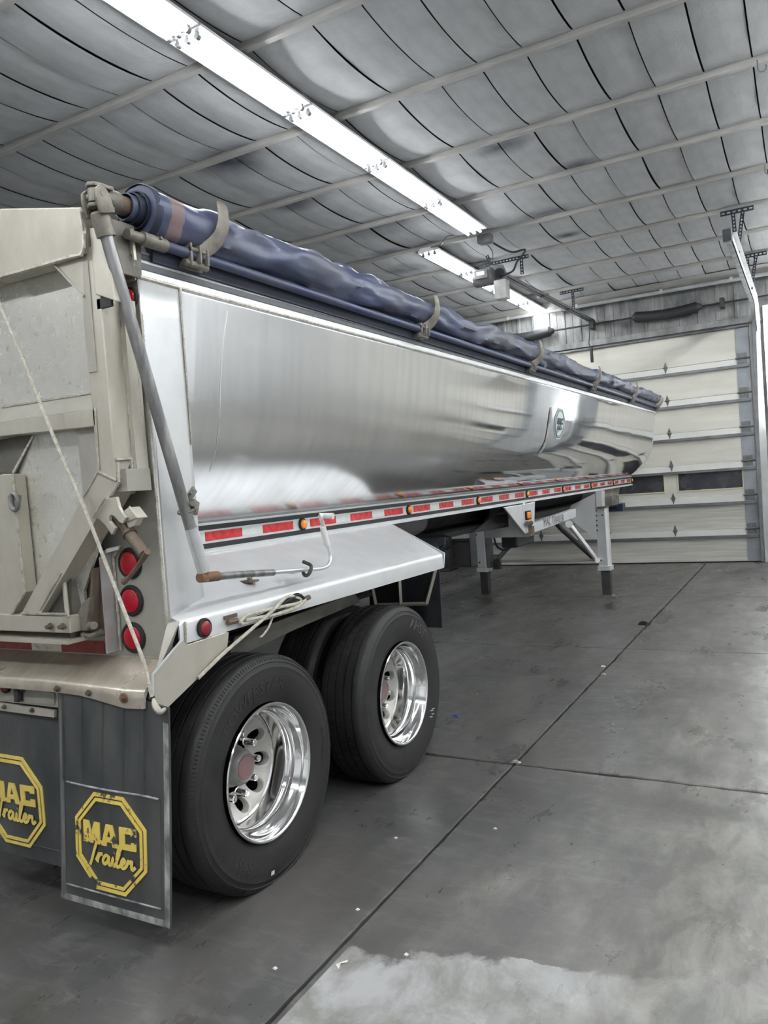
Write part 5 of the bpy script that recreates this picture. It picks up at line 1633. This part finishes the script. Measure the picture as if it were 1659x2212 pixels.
build('handle_sleeve', MB().tube([V((-0.015, 0.111, 1.404)), V((-0.020, 0.089, 1.498))], .0155, 12), 'white_plastic', TR)
build('handle_grip', MB().tube([V((-0.020, 0.071, 1.550)), V((-0.005, 0.086, 1.553)), V((0.045, 0.093, 1.548))], [.019, .014, .016], 12), 'white_plastic', TR)
build('handle_clip', MB().tube(catmull([V((0.000, -0.138, 1.294)), V((0.030, -0.164, 1.284)), V((0.050, -0.161, 1.296)), V((0.030, -0.112, 1.325)), V((-0.020, -0.103, 1.345))], 4), .009, 6).box(-.06, -.01, -.20, -.14, 1.30, 1.306), 'dark_steel', TR)
# clamp that pins the arm to the corner sheet
cp = V((0.050, -0.937, 1.661))
build('arm_clamp', MB().plate([(0.020, -0.906, 1.701), (0.020, -0.871, 1.732), (0.020, -0.853, 1.709), (0.020, -0.896, 1.670)], .012, (1, 0, 0)).plate([(0.030, -0.917, 1.653), (0.030, -0.893, 1.682), (0.030, -0.864, 1.666), (0.030, -0.880, 1.620), (0.030, -0.936, 1.616)], .02, (1, 0, 0)), 'cast', TR, bev=.003)
build('clamp_ring', MB().tube([cp + V((.032 * math.cos(w), .032 * math.sin(w), -.02 + .012 * math.sin(w))) for w in [2 * PI * i / 18 for i in range(18)]], .008, 8, True), 'cast', TR)
build('clamp_bolt', MB().cyl((0.020, -0.871, 1.710), (0.050, -0.904, 1.710), .010, 10).cyl((0.050, -0.904, 1.663), (0.100, -0.958, 1.663), .010, 10).tube([(0.090, -0.943, 1.660), (0.090, -0.930, 1.620), (0.090, -0.956, 1.611)], .003, 6), 'steel', TR)
# latch pipe along the rail
PX_, PZ_ = .05, 2.637
build('latch_pipe', MB().tube([(PX_, -.95, PZ_), (PX_, 4, PZ_ + .002), (PX_, 9.95, PZ_ + .006)], .021, 14), 'tarp_pipe', TR)
build('pipe_cap', MB().lathe([(-1.13, .012), (-1.13, .019), (-1.06, .019), (-1.06, .026), (-.945, .026), (-.945, .02)], (PX_, 0, PZ_), 'y', 18).cyl((PX_ + .02, -.99, PZ_ + .01), (PX_ + .032, -.99, PZ_ + .013), .006, 8), 'cast', TR)
build('tarp_hem_shade', MB().prism([(.006, 2.578), (.018, 2.578), (.032, 2.70), (-.05, 2.72)], 'y', -.98, 10.0), 'tarp_dark', TR, smooth=0)  # tarp hem, carried down dark over the rail to stand for its shadow
# curved stops that hold the roll, each on a clamp
for i, hy in enumerate(hookY + [9.9]):
    s_ = .6 if hy == 9.9 else 1
    pth = catmull([(.05, hy + .03, 2.645), (.085, hy + .07, 2.675), (.115, hy + .10, 2.72), (.125, hy + .12, 2.775), (.118, hy + .13, 2.83), (.110, hy + .135, 2.86)], 4)
    if hy == 9.9:
        pth = pth[:14]
    h = build('tarp_stop', MB().tube(pth, [.030] * (len(pth) - 1) + [.022], 10, False, True, .28, up=(1, 0, .3)), 'cast', TR)
    mb = MB().box(.02, .075, hy - .03, hy - .018, 2.585, 2.675).box(.02, .085, hy + .012, hy + .022, 2.60, 2.67).box(.02, .085, hy + .055, hy + .065, 2.60, 2.67)
    mb.cyl((.055, hy - .05, 2.598), (.055, hy + .08, 2.598), .014, 10).cyl((.07, hy - .03, 2.65), (.07, hy + .07, 2.65), .010, 10).box(.0, .03, hy - .04, hy + .08, 2.585, 2.61)
    build('stop_clamp', mb, 'cast', TR, bev=.002)

# ================================================================== ROPES
r1 = tag(build('gate_rope', MB().tube(catmull([(-0.568, -1.300, 2.704), (-0.444, -1.290, 2.426), (-0.345, -1.280, 2.192), (-0.263, -1.265, 1.957), (-0.164, -1.245, 1.706), (-0.120, -1.235, 1.579), (-0.052, -1.230, 1.403), (0.023, -1.225, 1.213), (0.056, -1.220, 1.115), (0.074, -1.215, 1.000)], 5), .0068, 8), 'rope'), 'pale braided rope running down across the tailgate to the apron', 'rope')
xx = .052
mb = MB()
loop = [(0.050, -0.953, 0.998), (0.055, -0.813, 1.057), (0.060, -0.637, 1.119), (0.065, -0.477, 1.176), (0.060, -0.377, 1.213), (0.050, -0.307, 1.210), (0.050, -0.244, 1.183), (0.055, -0.289, 1.173), (0.055, -0.429, 1.180), (0.055, -0.560, 1.183), (0.055, -0.647, 1.183), (0.055, -0.682, 1.166), (0.055, -0.669, 1.154), (0.055, -0.564, 1.156), (0.055, -0.364, 1.148), (0.055, -0.253, 1.167), (0.055, -0.215, 1.178), (0.060, -0.299, 1.158), (0.060, -0.440, 1.153), (0.060, -0.570, 1.161), (0.060, -0.661, 1.166)]
mb.tube(catmull(loop, 5), .0075, 8)
mb.tube(catmull([(0.050, -0.468, 1.142), (0.050, -0.499, 1.105), (0.050, -0.541, 1.080), (0.050, -0.564, 1.076)], 4), .005, 6)
tag(build('fender_rope', mb, 'rope'), 'pale rope coiled round the fender cleat and pulled down behind', 'rope')

# ================================================================== BLACK CASE BY THE WALL
bx = V((-4.22, 10.35, 0))
t = thing('plastic_case', 'tall black plastic wheeled case standing by the wall', 'case', (bx.x, bx.y, 0))
build('shell', MB().box(bx.x - .32, bx.x + .28, bx.y - .16, bx.y + .16, .03, 1.0), 'plastic_black', t, bev=.05, seg=3)
build('side_rail', MB().box(bx.x + .16, bx.x + .33, bx.y - .20, bx.y - .02, .02, .42).box(bx.x - .36, bx.x - .2, bx.y - .20, bx.y - .02, .02, .42), 'plastic_black', t, bev=.03)
build('front_panel', MB().box(bx.x - .18, bx.x + .12, bx.y - .175, bx.y - .15, .62, .88).box(bx.x - .16, bx.x + .10, bx.y - .172, bx.y - .15, .10, .55), 'cable_blue', t, bev=.012)
build('base', MB().box(bx.x - .36, bx.x + .35, bx.y - .22, bx.y + .18, .0, .06), 'plastic_black', t, bev=.015)
build('grab_handle', MB().tube(catmull([(bx.x + .26, bx.y - .17, .62), (bx.x + .33, bx.y - .2, .60), (bx.x + .33, bx.y - .2, .46), (bx.x + .27, bx.y - .17, .43)], 4), .02, 8), 'plastic_black', t)

# ================================================================== LITTER ON THE FLOOR
def chip(name, q, pts, h, mt, label, cat):
    q = V(q)
    mb = MB()
    k = len(pts)
    vs = [(q.x + a, q.y + b, .0005) for a, b in pts] + [(q.x + a * .8, q.y + b * .8, h * (1 + .5 * math.sin(i * 2.1))) for i, (a, b) in enumerate(pts)]
    mb.add(vs, [tuple(range(k))[::-1], tuple(range(k, 2 * k))] + [(i, (i + 1) % k, k + (i + 1) % k, k + i) for i in range(k)])
    return tag(build(name, mb, mt, smooth=0), label, cat)
chip('blue_chip', (-0.168, 1.857, 0.000), [(-.03, -.012), (.02, -.02), (.035, .004), (.0, .02), (-.025, .01)], .006, 'blue_chip', 'small bright blue chip on the concrete beside the front tyre', 'chip')
chip('rubber_lump', (0.510, 5.370, 0.000), [(-.07, -.015), (.02, -.03), (.06, -.005), (.03, .03), (-.04, .02)], .03, 'undercarriage', 'black lump lying at the long floor joint', 'lump')
chip('concrete_crumb', (0.499, 3.487, 0.000), [(-.018, -.012), (.012, -.015), (.02, .006), (.0, .018), (-.018, .009)], .008, 'paper', 'white crumb beside the long floor joint, far one', 'crumb')
chip('concrete_crumb', (0.563, 3.225, 0.000), [(-.018, -.012), (.012, -.015), (.02, .006), (.0, .018), (-.018, .009)], .008, 'purlin', 'pale concrete crumb sitting in the long floor joint', 'crumb')
chip('concrete_crumb', (0.535, 1.115, 0.000), [(-.022, -.012), (.02, -.016), (.03, .008), (-.01, .014)], .012, 'purlin', 'pale crumb at the crossing of the two wide floor joints', 'crumb')
q = V((0.597, -0.939, 0.000))
tag(build('paper_shard', MB().add([(q.x - .022, q.y - .004, .001), (q.x + .022, q.y + .008, .012), (q.x + .018, q.y + .018, .014), (q.x - .006, q.y + .012, .004), (q.x + .004, q.y - .022, .0), (q.x - .004, q.y - .018, .002)], [(0, 1, 2, 3), (0, 3, 5), (3, 4, 5)]), 'paper', smooth=0), 'curled white paper shard on the floor near the bottom edge', 'shard')
q = V((-0.024, -0.168, 0.000))
for i, (px_, lab) in enumerate((((0.317, 0.005, 0.000), 'tiny white fleck on dark concrete right of the rear wheel'), ((0.468, -0.606, 0.000), 'tiny white fleck near the joint below the rear wheel'), ((0.727, 0.255, 0.000), 'tiny white fleck on concrete right of the long joint'), ((0.387, -1.044, 0.000), 'tiny white fleck left of the long joint, near bottom'), ((0.784, -0.797, 0.000), 'tiny white fleck on the edge of the pale coat'))):
    chip('fleck', px_, [(-.008, -.006), (.006, -.009), (.009, .004), (-.004, .008)], .004, 'paper', lab, 'fleck')
